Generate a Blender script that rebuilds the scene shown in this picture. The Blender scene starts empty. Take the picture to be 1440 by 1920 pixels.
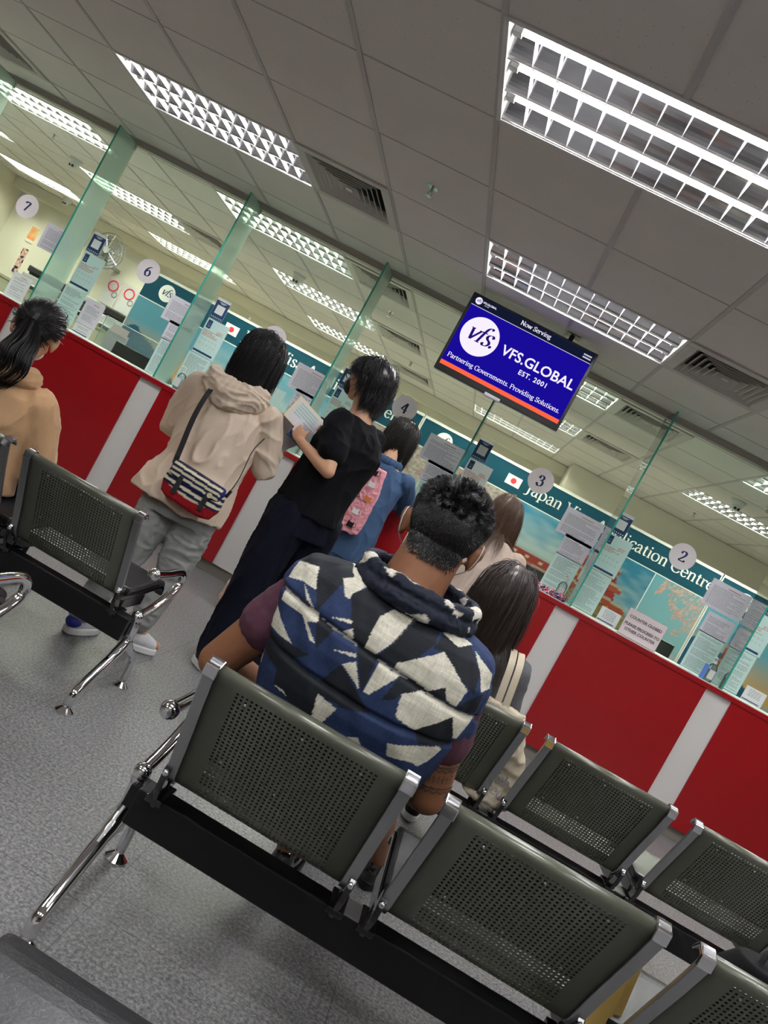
import bpy, bmesh, math, random
from mathutils import Vector, Matrix, noise
random.seed(7)
V = Vector
PI = math.pi
scn = bpy.context.scene
COL = scn.collection
TMP = bpy.data.scenes.new('workbench')   # modifiers are evaluated here, away from the main scene
import time; T0 = time.time()
# ------------------------------------------------------------------ camera, world, exposure
cam_d = bpy.data.cameras.new('camera'); cam = bpy.data.objects.new('camera', cam_d); COL.objects.link(cam)
R_ = V((0.87118715, 0.1031834, 0.47998555)); U_ = V((-0.48036794, -0.0227507, 0.87677195)); F_ = V((-0.10138832, 0.99440213, -0.02974588))
m = Matrix((R_, U_, -F_)).transposed().to_4x4(); m.translation = V((0, 0, 1.1592))
cam.matrix_world = m
cam_d.sensor_fit = 'AUTO'; cam_d.sensor_width = 36.0; cam_d.lens = 1446.7 / 1920 * 36.0
cam_d.clip_start = 0.05; cam_d.clip_end = 60
scn.camera = cam
scn.view_settings.view_transform = 'Standard'; scn.view_settings.look = 'None'
scn.view_settings.gamma = 1.0; scn.view_settings.exposure = 0.93
scn.view_settings.use_curve_mapping = False
TUBE_FRONT = 40
TUBE_BACK = 84
w = bpy.data.worlds.new('world'); scn.world = w; w.use_nodes = True
w.node_tree.nodes['Background'].inputs[0].default_value = (0.8, 0.85, 0.8, 1)
w.node_tree.nodes['Background'].inputs[1].default_value = 0.05
scn.cycles.max_bounces = 10; scn.cycles.diffuse_bounces = 4; scn.cycles.glossy_bounces = 4
scn.cycles.transparent_max_bounces = 24; scn.cycles.transmission_bounces = 6
scn.cycles.caustics_reflective = False; scn.cycles.caustics_refractive = False
scn.cycles.sample_clamp_indirect = 4.0

H = 2.5877          # ceiling height
GX, GY = -0.6412, 2.323   # ceiling grid origin, 0.6 m modules
YF, YG = 5.366, 5.66      # counter front face, glass plane
CT = 1.045                # counter top
BAY, FX = 1.1253, -2.4978

# ------------------------------------------------------------------ helpers
def base_inv(par):
    if par is None: return Matrix.Identity(4)
    return par.matrix_basis.inverted() if par.parent is None else Matrix.Identity(4)
def tag(o, label=None, cat=None, group=None, kind=None):
    if label: o['label'] = label
    if cat: o['category'] = cat
    if group: o['group'] = group
    if kind: o['kind'] = kind
    return o
def empty(name, loc=(0, 0, 0), rz=0.0, label=None, cat=None, group=None):
    o = bpy.data.objects.new(name, None); COL.objects.link(o)
    o.empty_display_size = 0.05
    o.location = loc; o.rotation_euler = (0, 0, rz)
    o.matrix_basis = Matrix.Translation(V(loc)) @ Matrix.Rotation(rz, 4, 'Z')
    return tag(o, label, cat, group)
def link(name, me, mt=None, par=None, smooth=False, mats=None):
    o = bpy.data.objects.new(name, me); COL.objects.link(o)
    for q in (mats or ([mt] if mt else [])): me.materials.append(q)
    if smooth: me.shade_smooth()
    if par is not None:
        o.parent = par
        o.matrix_parent_inverse = base_inv(par)
    return o
def copy_tree(o, parent=None):
    c = o.copy(); COL.objects.link(c)
    if parent is not None:
        pm = o.matrix_parent_inverse.copy(); c.parent = parent; c.matrix_parent_inverse = pm
    for ch in [q for q in o.children]:
        copy_tree(ch, c)
    return c
class MB:
    """collects shapes into one mesh"""
    def __init__(s): s.v = []; s.f = []; s.mi = []; s.cur = 0
    def add(s, vs, fs):
        b = len(s.v); s.v += [tuple(q) for q in vs]
        for f in fs: s.f.append(tuple(b + i for i in f)); s.mi.append(s.cur)
    def box(s, lo, hi, M=None):
        x0, y0, z0 = lo; x1, y1, z1 = hi
        vs = [V((x, y, z)) for x in (x0, x1) for y in (y0, y1) for z in (z0, z1)]
        if M: vs = [M @ q for q in vs]
        s.add(vs, [(0, 1, 3, 2), (4, 6, 7, 5), (0, 4, 5, 1), (2, 3, 7, 6), (0, 2, 6, 4), (1, 5, 7, 3)]); return s
    def quad(s, a, b, c, d): s.add([a, b, c, d], [(0, 1, 2, 3)]); return s
    def tube(s, pts, r, n=10, caps=True):
        pts = [V(p) for p in pts]; N = len(pts)
        rs = r if isinstance(r, (list, tuple)) else [r] * N
        t0 = (pts[1] - pts[0]).normalized()
        a = t0.orthogonal().normalized(); rings = []
        for i in range(N):
            t = (pts[min(i + 1, N - 1)] - pts[max(i - 1, 0)]).normalized()
            a = (a - t * a.dot(t)).normalized(); b = t.cross(a)
            rings.append([pts[i] + (a * math.cos(2 * PI * k / n) + b * math.sin(2 * PI * k / n)) * rs[i] for k in range(n)])
        vs = [q for ring in rings for q in ring]; fs = []
        for i in range(N - 1):
            for k in range(n): fs.append((i * n + k, i * n + (k + 1) % n, (i + 1) * n + (k + 1) % n, (i + 1) * n + k))
        if caps: fs.append(tuple(range(n))[::-1]); fs.append(tuple((N - 1) * n + k for k in range(n)))
        s.add(vs, fs); return s
    def ell(s, c, r, M=None, nu=20, nv=12):
        c = V(c); r = (r, r, r) if not hasattr(r, '__len__') else r
        vs = []; M = M or Matrix.Identity(3)
        for j in range(1, nv):
            t = PI * j / nv
            for i in range(nu):
                p = 2 * PI * i / nu
                vs.append(c + M @ V((r[0] * math.sin(t) * math.cos(p), r[1] * math.sin(t) * math.sin(p), r[2] * math.cos(t))))
        top = len(vs); vs.append(c + M @ V((0, 0, r[2]))); vs.append(c + M @ V((0, 0, -r[2])))
        fs = []
        for j in range(nv - 2):
            for i in range(nu): fs.append((j * nu + i, (j + 1) * nu + i, (j + 1) * nu + (i + 1) % nu, j * nu + (i + 1) % nu))
        for i in range(nu): fs.append((top, i, (i + 1) % nu)); fs.append((top + 1, (nv - 2) * nu + (i + 1) % nu, (nv - 2) * nu + i))
        s.add(vs, fs); return s
    def cap(s, a, b, ra, rb, n=14):
        a = V(a); b = V(b); d = b - a; L = d.length
        if L < 1e-6: return s.ell(a, max(ra, rb))
        t = d / L; pts = []; rs = []
        for k in range(5):
            th = PI / 2 * k / 5; pts.append(a - t * ra * math.cos(th)); rs.append(max(ra * math.sin(th), ra * .04))
        pts.append(a); rs.append(ra); pts.append((a + b) / 2); rs.append((ra + rb) / 2); pts.append(b); rs.append(rb)
        for k in range(4, -1, -1):
            th = PI / 2 * k / 5; pts.append(b + t * rb * math.cos(th)); rs.append(max(rb * math.sin(th), rb * .04))
        return s.tube(pts, rs, n)
    def chain(s, pts, rs, n=14):
        for i in range(len(pts) - 1): s.cap(pts[i], pts[i + 1], rs[i], rs[i + 1], n)
        return s
    def loft(s, rings, right, n=28, e=2.3, fwd=None):
        """rings: (centre, rx, ry) stacked upward; superellipse sections"""
        right = V(right).normalized(); fw = V(fwd).normalized() if fwd else V((0, 0, 1)).cross(right)
        vs = []
        for (c, rx, ry) in rings:
            c = V(c)
            for k in range(n):
                t = 2 * PI * k / n; ct, st = math.cos(t), math.sin(t)
                vs.append(c + right * rx * math.copysign(abs(ct) ** (2 / e), ct) + fw * ry * math.copysign(abs(st) ** (2 / e), st))
        fs = []
        for i in range(len(rings) - 1):
            for k in range(n): fs.append((i * n + k, i * n + (k + 1) % n, (i + 1) * n + (k + 1) % n, (i + 1) * n + k))
        fs.append(tuple(range(n))[::-1]); fs.append(tuple((len(rings) - 1) * n + k for k in range(n)))
        s.add(vs, fs); return s
    def sweep_rect(s, pts, side, w, t):
        """rectangular bar swept along pts; side = width axis"""
        pts = [V(p) for p in pts]; side = V(side).normalized(); vs = []
        for i, p in enumerate(pts):
            d = (pts[min(i + 1, len(pts) - 1)] - pts[max(i - 1, 0)]).normalized(); nn = d.cross(side).normalized()
            vs += [p + side * w / 2 + nn * t / 2, p - side * w / 2 + nn * t / 2, p - side * w / 2 - nn * t / 2, p + side * w / 2 - nn * t / 2]
        fs = []
        for i in range(len(pts) - 1):
            for k in range(4): fs.append((i * 4 + k, i * 4 + (k + 1) % 4, (i + 1) * 4 + (k + 1) % 4, (i + 1) * 4 + k))
        fs.append((3, 2, 1, 0)); q = (len(pts) - 1) * 4; fs.append((q, q + 1, q + 2, q + 3)); s.add(vs, fs); return s
    def mesh(s, name='mesh'):
        me = bpy.data.meshes.new(name); me.from_pydata(s.v, [], s.f)
        me.validate(); me.update()
        return me
    def build(s, name, mt=None, par=None, smooth=False, mats=None, bevel=0.0, fixn=True):
        me = s.mesh(name)
        if mats and len(me.polygons) == len(s.mi): me.polygons.foreach_set('material_index', s.mi)
        if fixn or bevel:
            bm = bmesh.new(); bm.from_mesh(me)
            if fixn: bmesh.ops.recalc_face_normals(bm, faces=bm.faces)
            if bevel:
                ed = [e for e in bm.edges if len(e.link_faces) == 2 and e.calc_face_angle(0) > .6]
                bmesh.ops.bevel(bm, geom=ed, offset=bevel, segments=2, affect='EDGES', profile=.6, clamp_overlap=True)
            bm.to_mesh(me); bm.free()
        o = link(name, me, mt, par, smooth, mats)
        return o
def remesh(mb, vox, smooth=3, fac=.5, disp=None, voxmesh=True):
    """union of overlapping shapes into ONE continuous skin"""
    me = mb.mesh('tmp'); o = bpy.data.objects.new('tmp', me); TMP.collection.objects.link(o)
    bm = bmesh.new(); bm.from_mesh(me); bmesh.ops.recalc_face_normals(bm, faces=bm.faces); bm.to_mesh(me); bm.free()
    r = o.modifiers.new('r', 'REMESH'); r.mode = 'VOXEL'; r.voxel_size = vox
    if smooth: s_ = o.modifiers.new('s', 'SMOOTH'); s_.factor = fac; s_.iterations = smooth
    vl = TMP.view_layers[0]; vl.update(); dg = vl.depsgraph
    out = bpy.data.meshes.new_from_object(o.evaluated_get(dg))
    bpy.data.objects.remove(o); bpy.data.meshes.remove(me)
    if disp:
        n = len(out.vertices); co = [0.0] * (3 * n); no = [0.0] * (3 * n)
        out.vertices.foreach_get('co', co); out.vertex_normals.foreach_get('vector', no); new = []
        for i in range(n): new += disp(V(co[3 * i:3 * i + 3]), V(no[3 * i:3 * i + 3]))[:]
        out.vertices.foreach_set('co', new); out.update()
    return out
def wrinkle(amp, fr, aniso=(1, 1, 1), seed=0.0):
    def f(p, n):
        q = V((p.x * aniso[0], p.y * aniso[1], p.z * aniso[2])) * fr + V((seed, seed * 1.7, -seed))
        d = noise.noise(q); e = 1 - 2 * abs(noise.noise(q * 1.9 + V((3, 1, 2)))); g = noise.noise(q * 4)
        return p + n * amp * (d * .8 + (e - .5) * .7 + g * .25)
    return f
def crease(amp, fr, st=(1, 1, 1), seed=0.0, soft=.4):
    def f(p, n):
        q = V((p.x * st[0], p.y * st[1], p.z * st[2])) * fr + V((seed, seed * 1.7, -seed))
        w_ = V((noise.noise(q * .7 + V((5, 0, 0))), noise.noise(q * .7 + V((0, 5, 0))), noise.noise(q * .7 + V((0, 0, 5))))) * 1.3
        e = (1 - abs(noise.noise(q + w_))) ** 5; g2 = (1 - abs(noise.noise(q * 1.8 + w_ + V((7, 7, 7))))) ** 7
        return p + n * amp * (e * .8 - .35 + g2 * .45 + noise.noise(q * .6) * soft)
    return f
def skin_obj(name, mb, vox, mt, par, smooth=3, disp=None):
    return link(name, remesh(mb, vox, smooth, disp=disp), mt, par, True)
def smoothpath(pts, n=6):
    pts = [V(p) for p in pts]; out = []
    P = [pts[0] * 2 - pts[1]] + pts + [pts[-1] * 2 - pts[-2]]
    for i in range(1, len(P) - 2):
        for k in range(n):
            t = k / n; a, b, c, d = P[i - 1], P[i], P[i + 1], P[i + 2]
            out.append(.5 * ((2 * b) + (c - a) * t + (2 * a - 5 * b + 4 * c - d) * t * t + (3 * b - a - 3 * c + d) * t ** 3))
    out.append(pts[-1]); return out

# ------------------------------------------------------------------ materials
def nt(name):
    mt = bpy.data.materials.new(name); mt.use_nodes = True
    t = mt.node_tree; return mt, t, t.nodes['Principled BSDF']
def M_(name, c, rough=.5, metal=0.0, bump=0.0, bs=60, var=0.0, vs=8, coat=0.0, spec=None, sheen=0.0, stretch=None, sub=0.0):
    mt, t, b = nt(name)
    b.inputs['Base Color'].default_value = (*c, 1); b.inputs['Roughness'].default_value = rough; b.inputs['Metallic'].default_value = metal
    if coat: b.inputs['Coat Weight'].default_value = coat; b.inputs['Coat Roughness'].default_value = .08
    if spec is not None: b.inputs['Specular IOR Level'].default_value = spec
    if sheen: b.inputs['Sheen Weight'].default_value = sheen
    if sub: b.inputs['Subsurface Weight'].default_value = sub; b.inputs['Subsurface Scale'].default_value = .02
    tc = t.nodes.new('ShaderNodeTexCoord'); src = tc.outputs['Object']
    if stretch:
        mp = t.nodes.new('ShaderNodeMapping'); mp.inputs['Scale'].default_value = stretch; t.links.new(src, mp.inputs[0]); src = mp.outputs[0]
    if var:
        n = t.nodes.new('ShaderNodeTexNoise'); n.inputs['Scale'].default_value = vs; n.inputs['Detail'].default_value = 5; t.links.new(src, n.inputs['Vector'])
        mx = t.nodes.new('ShaderNodeMix'); mx.data_type = 'RGBA'
        mx.inputs[6].default_value = tuple(q * (1 - var) for q in c) + (1,); mx.inputs[7].default_value = tuple(min(1, q * (1 + var)) for q in c) + (1,)
        t.links.new(n.outputs['Fac'], mx.inputs[0]); t.links.new(mx.outputs[2], b.inputs['Base Color'])
    if bump:
        n2 = t.nodes.new('ShaderNodeTexNoise'); n2.inputs['Scale'].default_value = bs; n2.inputs['Detail'].default_value = 4; t.links.new(src, n2.inputs['Vector'])
        bp = t.nodes.new('ShaderNodeBump'); bp.inputs['Strength'].default_value = bump; bp.inputs['Distance'].default_value = .004
        t.links.new(n2.outputs['Fac'], bp.inputs['Height']); t.links.new(bp.outputs[0], b.inputs['Normal'])
    return mt
def emis(name, c, s):
    mt = bpy.data.materials.new(name); mt.use_nodes = True; t = mt.node_tree; t.nodes.clear()
    e = t.nodes.new('ShaderNodeEmission'); e.inputs[0].default_value = (*c, 1); e.inputs[1].default_value = s
    o = t.nodes.new('ShaderNodeOutputMaterial'); t.links.new(e.outputs[0], o.inputs[0]); return mt
def attr_mat(name, rough=.5, emit=0.0, spec=.3, bump=0.0, bs=80, weave=0.0):
    mt, t, b = nt(name)
    a = t.nodes.new('ShaderNodeAttribute'); a.attribute_name = 'paint'
    col = a.outputs['Color']
    if weave:
        tc = t.nodes.new('ShaderNodeTexCoord')
        outs = []
        for st in ((260, 260, 30), (30, 30, 260)):
            mp = t.nodes.new('ShaderNodeMapping'); mp.inputs['Scale'].default_value = st; mp.inputs['Rotation'].default_value = (0, .15, 0)
            n = t.nodes.new('ShaderNodeTexNoise'); n.inputs['Scale'].default_value = 1; n.inputs['Detail'].default_value = 3
            t.links.new(tc.outputs['Object'], mp.inputs[0]); t.links.new(mp.outputs[0], n.inputs['Vector']); outs.append(n.outputs['Fac'])
        ad = t.nodes.new('ShaderNodeMath'); ad.operation = 'ADD'; t.links.new(outs[0], ad.inputs[0]); t.links.new(outs[1], ad.inputs[1])
        mr = t.nodes.new('ShaderNodeMapRange'); mr.inputs[1].default_value = .7; mr.inputs[2].default_value = 1.3; mr.inputs[3].default_value = 1 - weave; mr.inputs[4].default_value = 1 + weave
        t.links.new(ad.outputs[0], mr.inputs[0])
        vm = t.nodes.new('ShaderNodeVectorMath'); vm.operation = 'SCALE'; t.links.new(col, vm.inputs[0]); t.links.new(mr.outputs[0], vm.inputs['Scale']); col = vm.outputs[0]
    t.links.new(col, b.inputs['Base Color']); b.inputs['Roughness'].default_value = rough; b.inputs['Specular IOR Level'].default_value = spec
    if emit: t.links.new(col, b.inputs['Emission Color']); b.inputs['Emission Strength'].default_value = emit
    if bump:
        tc = t.nodes.new('ShaderNodeTexCoord'); n2 = t.nodes.new('ShaderNodeTexNoise'); n2.inputs['Scale'].default_value = bs; t.links.new(tc.outputs['Object'], n2.inputs['Vector'])
        bp = t.nodes.new('ShaderNodeBump'); bp.inputs['Strength'].default_value = bump; bp.inputs['Distance'].default_value = .003
        t.links.new(n2.outputs['Fac'], bp.inputs['Height']); t.links.new(bp.outputs[0], b.inputs['Normal'])
    return mt
def paper_mat(name, c, tl=.45):
    mt = bpy.data.materials.new(name); mt.use_nodes = True; t = mt.node_tree; t.nodes.clear()
    d = t.nodes.new('ShaderNodeBsdfDiffuse'); d.inputs[0].default_value = (*c, 1); r = t.nodes.new('ShaderNodeBsdfTranslucent'); r.inputs[0].default_value = (*c, 1)
    m1 = t.nodes.new('ShaderNodeMixShader'); m1.inputs[0].default_value = tl; t.links.new(d.outputs[0], m1.inputs[1]); t.links.new(r.outputs[0], m1.inputs[2])
    o = t.nodes.new('ShaderNodeOutputMaterial'); t.links.new(m1.outputs[0], o.inputs[0]); return mt
def glass_mat(name, tint, refl=1.0, rough=.0, haze=0.0, hazec=(.6, .8, .7)):
    mt = bpy.data.materials.new(name); mt.use_nodes = True; t = mt.node_tree; t.nodes.clear()
    tr = t.nodes.new('ShaderNodeBsdfTransparent'); tr.inputs[0].default_value = (*tint, 1)
    gl = t.nodes.new('ShaderNodeBsdfGlossy'); gl.inputs['Roughness'].default_value = rough
    fr = t.nodes.new('ShaderNodeFresnel'); fr.inputs[0].default_value = 1.45
    mu = t.nodes.new('ShaderNodeMath'); mu.operation = 'MULTIPLY'; mu.inputs[1].default_value = refl; t.links.new(fr.outputs[0], mu.inputs[0])
    body = tr
    if haze:
        df = t.nodes.new('ShaderNodeBsdfDiffuse'); df.inputs[0].default_value = (*hazec, 1)
        d2 = t.nodes.new('ShaderNodeBsdfTranslucent'); d2.inputs[0].default_value = (*hazec, 1); m0 = t.nodes.new('ShaderNodeMixShader'); t.links.new(df.outputs[0], m0.inputs[1]); t.links.new(d2.outputs[0], m0.inputs[2])
        m1 = t.nodes.new('ShaderNodeMixShader'); m1.inputs[0].default_value = haze; t.links.new(tr.outputs[0], m1.inputs[1]); t.links.new(m0.outputs[0], m1.inputs[2]); body = m1
    mx = t.nodes.new('ShaderNodeMixShader'); t.links.new(mu.outputs[0], mx.inputs[0]); t.links.new(body.outputs[0], mx.inputs[1]); t.links.new(gl.outputs[0], mx.inputs[2])
    o = t.nodes.new('ShaderNodeOutputMaterial'); t.links.new(mx.outputs[0], o.inputs[0]); return mt
def floor_mat():
    mt, t, b = nt('speckled_vinyl')
    tc = t.nodes.new('ShaderNodeTexCoord')
    def nz(sc, det=3, rg=.6):
        n = t.nodes.new('ShaderNodeTexNoise'); n.inputs['Scale'].default_value = sc; n.inputs['Detail'].default_value = det; n.inputs['Roughness'].default_value = rg
        t.links.new(tc.outputs['Object'], n.inputs['Vector']); return n
    n1 = nz(105, 7, .75); r1 = t.nodes.new('ShaderNodeValToRGB'); e = r1.color_ramp.elements
    e[0].position = .38; e[0].color = (.08, .085, .098, 1); e[1].position = .64; e[1].color = (.38, .37, .352, 1)
    k = r1.color_ramp.elements.new(.5); k.color = (.2, .2, .205, 1)
    t.links.new(n1.outputs['Fac'], r1.inputs[0])
    n2 = nz(2.2, 4); mr = t.nodes.new('ShaderNodeMapRange'); mr.inputs[3].default_value = .86; mr.inputs[4].default_value = 1.12; t.links.new(n2.outputs['Fac'], mr.inputs[0])
    # tile seams
    br = t.nodes.new('ShaderNodeTexBrick'); br.offset = 0.0; br.inputs['Scale'].default_value = 1.0
    br.inputs['Brick Width'].default_value = .6; br.inputs['Row Height'].default_value = .6; br.inputs['Mortar Size'].default_value = .0016; br.inputs['Mortar Smooth'].default_value = .3
    br.inputs['Color1'].default_value = (1, 1, 1, 1); br.inputs['Color2'].default_value = (.93, .93, .94, 1); br.inputs['Mortar'].default_value = (.5, .5, .5, 1)
    mp = t.nodes.new('ShaderNodeMapping'); mp.inputs['Location'].default_value = (.33, .11, 0); t.links.new(tc.outputs['Object'], mp.inputs[0]); t.links.new(mp.outputs[0], br.inputs['Vector'])
    v1 = t.nodes.new('ShaderNodeVectorMath'); v1.operation = 'SCALE'; t.links.new(r1.outputs[0], v1.inputs[0]); t.links.new(mr.outputs[0], v1.inputs['Scale'])
    v2 = t.nodes.new('ShaderNodeVectorMath'); v2.operation = 'MULTIPLY'; t.links.new(v1.outputs[0], v2.inputs[0]); t.links.new(br.outputs['Color'], v2.inputs[1])
    t.links.new(v2.outputs[0], b.inputs['Base Color']); b.inputs['Roughness'].default_value = .42; b.inputs['Specular IOR Level'].default_value = .35
    bp = t.nodes.new('ShaderNodeBump'); bp.inputs['Strength'].default_value = .15; bp.inputs['Distance'].default_value = .002; t.links.new(n1.outputs['Fac'], bp.inputs['Height']); t.links.new(bp.outputs[0], b.inputs['Normal'])
    return mt
def ceiling_mat():
    mt, t, b = nt('mineral_ceiling_tile')
    tc = t.nodes.new('ShaderNodeTexCoord')
    vo = t.nodes.new('ShaderNodeTexVoronoi'); vo.inputs['Scale'].default_value = 42; vo.inputs['Randomness'].default_value = 1; t.links.new(tc.outputs['Object'], vo.inputs['Vector'])
    r = t.nodes.new('ShaderNodeValToRGB'); e = r.color_ramp.elements; e[0].position = .06; e[0].color = (.44, .415, .39, 1); e[1].position = .11; e[1].color = (.78, .735, .695, 1)
    t.links.new(vo.outputs['Distance'], r.inputs[0])
    n = t.nodes.new('ShaderNodeTexNoise'); n.inputs['Scale'].default_value = 3; t.links.new(tc.outputs['Object'], n.inputs['Vector'])
    mr = t.nodes.new('ShaderNodeMapRange'); mr.inputs[3].default_value = .94; mr.inputs[4].default_value = 1.05; t.links.new(n.outputs['Fac'], mr.inputs[0])
    v1 = t.nodes.new('ShaderNodeVectorMath'); v1.operation = 'SCALE'; t.links.new(r.outputs[0], v1.inputs[0]); t.links.new(mr.outputs[0], v1.inputs['Scale'])
    t.links.new(v1.outputs[0], b.inputs['Base Color']); b.inputs['Roughness'].default_value = .95; b.inputs['Specular IOR Level'].default_value = .1
    return mt
def perf_mat():
    """olive-grey powder coated steel with round punched holes (UV in metres)"""
    mt, t, b = nt('perforated_steel')
    b.inputs['Base Color'].default_value = (.105, .112, .083, 1); b.inputs['Metallic'].default_value = .15; b.inputs['Roughness'].default_value = .34
    b.inputs['Coat Weight'].default_value = .25; b.inputs['Coat Roughness'].default_value = .2
    uv = t.nodes.new('ShaderNodeUVMap'); sx = t.nodes.new('ShaderNodeSeparateXYZ'); t.links.new(uv.outputs[0], sx.inputs[0])
    def mth(op, a, bb=None, c=None):
        n = t.nodes.new('ShaderNodeMath'); n.operation = op
        for i, q in enumerate((a, bb, c)):
            if q is None: continue
            if isinstance(q, (int, float)): n.inputs[i].default_value = q
            else: t.links.new(q, n.inputs[i])
        return n.outputs[0]
    P = .0106
    def cell(o): return mth('SUBTRACT', mth('FRACT', mth('DIVIDE', o, P)), .5)
    cx, cy = cell(sx.outputs[0]), cell(sx.outputs[1])
    d = mth('SQRT', mth('ADD', mth('MULTIPLY', cx, cx), mth('MULTIPLY', cy, cy)))
    hole = mth('LESS_THAN', d, .29)
    for o_, lo, hi in ((sx.outputs[0], .0742, .3922), (sx.outputs[1], .0636, .72)):
        hole = mth('MULTIPLY', hole, mth('MULTIPLY', mth('GREATER_THAN', o_, lo), mth('LESS_THAN', o_, hi)))
    t.links.new(mth('SUBTRACT', 1.0, hole), b.inputs['Alpha'])
    return mt

m_floor = floor_mat(); m_ceil = ceiling_mat(); m_perf = perf_mat()
m_tbar = M_('ceiling_bar_paint', (.55, .52, .50), .6)
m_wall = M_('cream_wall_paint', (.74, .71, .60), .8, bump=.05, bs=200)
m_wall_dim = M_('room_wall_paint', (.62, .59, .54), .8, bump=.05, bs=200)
m_base = M_('stone_grey_plinth', (.30, .285, .24), .5, var=.06)
m_red = M_('red_laminate', (.31, .001, .005), .30, bump=.02, bs=30, coat=.12, var=.05, vs=2)
m_white_l = M_('white_laminate', (.72, .71, .68), .45)
m_top = M_('pale_worktop', (.66, .72, .68), .35)
m_hdr = M_('brown_aluminium', (.40, .37, .33), .5)
m_glass = glass_mat('clear_glass', (.93, .975, .94), .55)
m_fin = glass_mat('green_fin_glass', (.76, .90, .84), .9, haze=.40, hazec=(.78, .93, .87))
m_edge = M_('glass_edge_green', (.05, .36, .27), .15, spec=.6)
m_frost = glass_mat('frosted_fin_glass', (.62, .8, .73), .5, .2, haze=.55, hazec=(.60, .80, .73))
m_chrome = M_('polished_chrome', (.78, .78, .8), .07, 1.0)
m_steel = M_('satin_steel', (.36, .365, .37), .28, .9)
m_blackm = M_('black_painted_steel', (.005, .005, .006), .42, spec=.3, bump=.1, bs=150)
m_blackg = M_('gloss_black', (.006, .006, .007), .12, coat=.5)
m_pad = M_('black_vinyl_pad', (.018, .018, .02), .38, bump=.15, bs=180)
m_lamp_h = M_('lamp_reflector', (.82, .82, .84), .16, 1.0)
m_blade = M_('lamp_cross_blade', (.85, .85, .86), .35, .3)
m_frame_w = M_('white_enamel', (.75, .74, .72), .4)
m_vent = M_('vent_enamel', (.56, .535, .50), .5)
m_dark = M_('dark_void', (.004, .004, .004), .9)
m_ink = M_('navy_ink', (.010, .022, .11), .6)
m_inkt = M_('grey_print', (.36, .37, .41), .8)
m_inkr = M_('red_print', (.6, .16, .13), .8)
m_paper = paper_mat('white_paper', (.90, .90, .94))
m_paperl = paper_mat('lilac_white_paper', (.86, .84, .92))
m_paperg = paper_mat('laminated_green_paper', (.76, .90, .90))
m_paperp = M_('pink_white_card', (.80, .68, .70), .4)
m_navy = M_('navy_card', (.012, .045, .14), .5)
m_disc = paper_mat('pale_disc', (.90, .85, .88), .3)
m_teal = M_('teal_banner', (.003, .052, .088), .6, spec=.15, var=.08, vs=1.5)
m_textw = M_('white_lettering', (.85, .85, .84), .5)
m_flagr = M_('flag_red', (.75, .03, .05), .5)
m_gold = M_('gold_print', (.55, .4, .15), .5)
m_print = attr_mat('printed_poster', .6, spec=.12)
m_plw = M_('white_plastic', (.78, .79, .78), .35)
m_plg = M_('grey_plastic', (.3, .31, .32), .4)
m_plb = M_('black_plastic', (.012, .012, .013), .3)
m_clear = glass_mat('clear_plastic', (.9, .95, .95), 1.0, .05, haze=.12, hazec=(.85, .9, .92))
m_screen_blue = emis('screen_blue', (.005, .002, .165), 1.0)
m_screen_dark = emis('screen_dark', (.003, .005, .016), 1.0)
m_screen_white = emis('screen_white', (.50, .46, .54), 1.0)
m_screen_or = emis('screen_orange', (.53, .073, .03), 1.0)
m_screen_ink = emis('screen_ink', (.01, .003, .09), 1.0)
m_screen_off = M_('screen_off', (.02, .022, .03), .12)
m_tube = emis('fluorescent_tube', (1.0, .985, 1.0), TUBE_FRONT)
m_tubeb = emis('fluorescent_tube_warm', (1.0, .985, .83), TUBE_BACK)

# ------------------------------------------------------------------ lettering
def _cr(pts, n=5): return [(p.x, p.y) for p in smoothpath([V((a, b, 0)) for a, b in pts], n)]
G = {}
def g(ch, adv, *st, serifs=(), dots=()): G[ch] = (adv, st, serifs, dots)
c_, l_ = (lambda *p: ('c', p)), (lambda *p: ('l', p))
g('a', .50, c_((.09, .38), (.15, .48), (.27, .5), (.35, .42), (.36, .28), (.36, .08), (.41, .0), (.47, .03)), c_((.36, .3), (.2, .27), (.07, .15), (.12, .01), (.25, .0), (.36, .12)))
g('b', .56, l_((.12, 0), (.12, .76)), c_((.12, .4), (.25, .5), (.42, .44), (.49, .25), (.42, .05), (.27, 0), (.12, .08)))
g('c', .45, c_((.40, .38), (.33, .49), (.18, .48), (.07, .36), (.06, .2), (.12, .06), (.24, 0), (.35, .03), (.42, .12)))
g('d', .57, l_((.43, 0), (.43, .76)), c_((.43, .4), (.3, .5), (.13, .44), (.06, .25), (.13, .05), (.28, 0), (.43, .1)), serifs=((.38, .75, .1), (.46, .01, .1)))
g('e', .47, c_((.07, .27), (.25, .28), (.41, .29), (.38, .42), (.25, .5), (.12, .44), (.06, .28), (.08, .12), (.18, .01), (.3, 0), (.42, .1)))
g('f', .33, c_((.36, .70), (.28, .77), (.18, .70), (.15, .5), (.15, 0)), l_((.04, .49), (.28, .49)), serifs=((.15, .01, .2),))
g('g', .50, c_((.2, .5), (.34, .44), (.36, .32), (.25, .2), (.12, .24), (.08, .36), (.12, .47), (.22, .5)), c_((.16, .2), (.1, .1), (.2, .04), (.36, .02), (.43, -.08), (.34, -.2), (.16, -.21), (.06, -.12), (.14, -.0)), l_((.34, .46), (.46, .49)))
g('h', .56, l_((.12, 0), (.12, .76)), c_((.12, .36), (.22, .48), (.34, .49), (.42, .4), (.42, .2), (.42, 0)), serifs=((.12, .01, .18), (.42, .01, .18), (.08, .75, .1)))
g('i', .28, l_((.14, 0), (.14, .49)), serifs=((.14, .01, .2), (.10, .48, .12)), dots=((.14, .68),))
g('l', .28, l_((.14, 0), (.14, .76)), serifs=((.14, .01, .2), (.10, .75, .12)))
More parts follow.
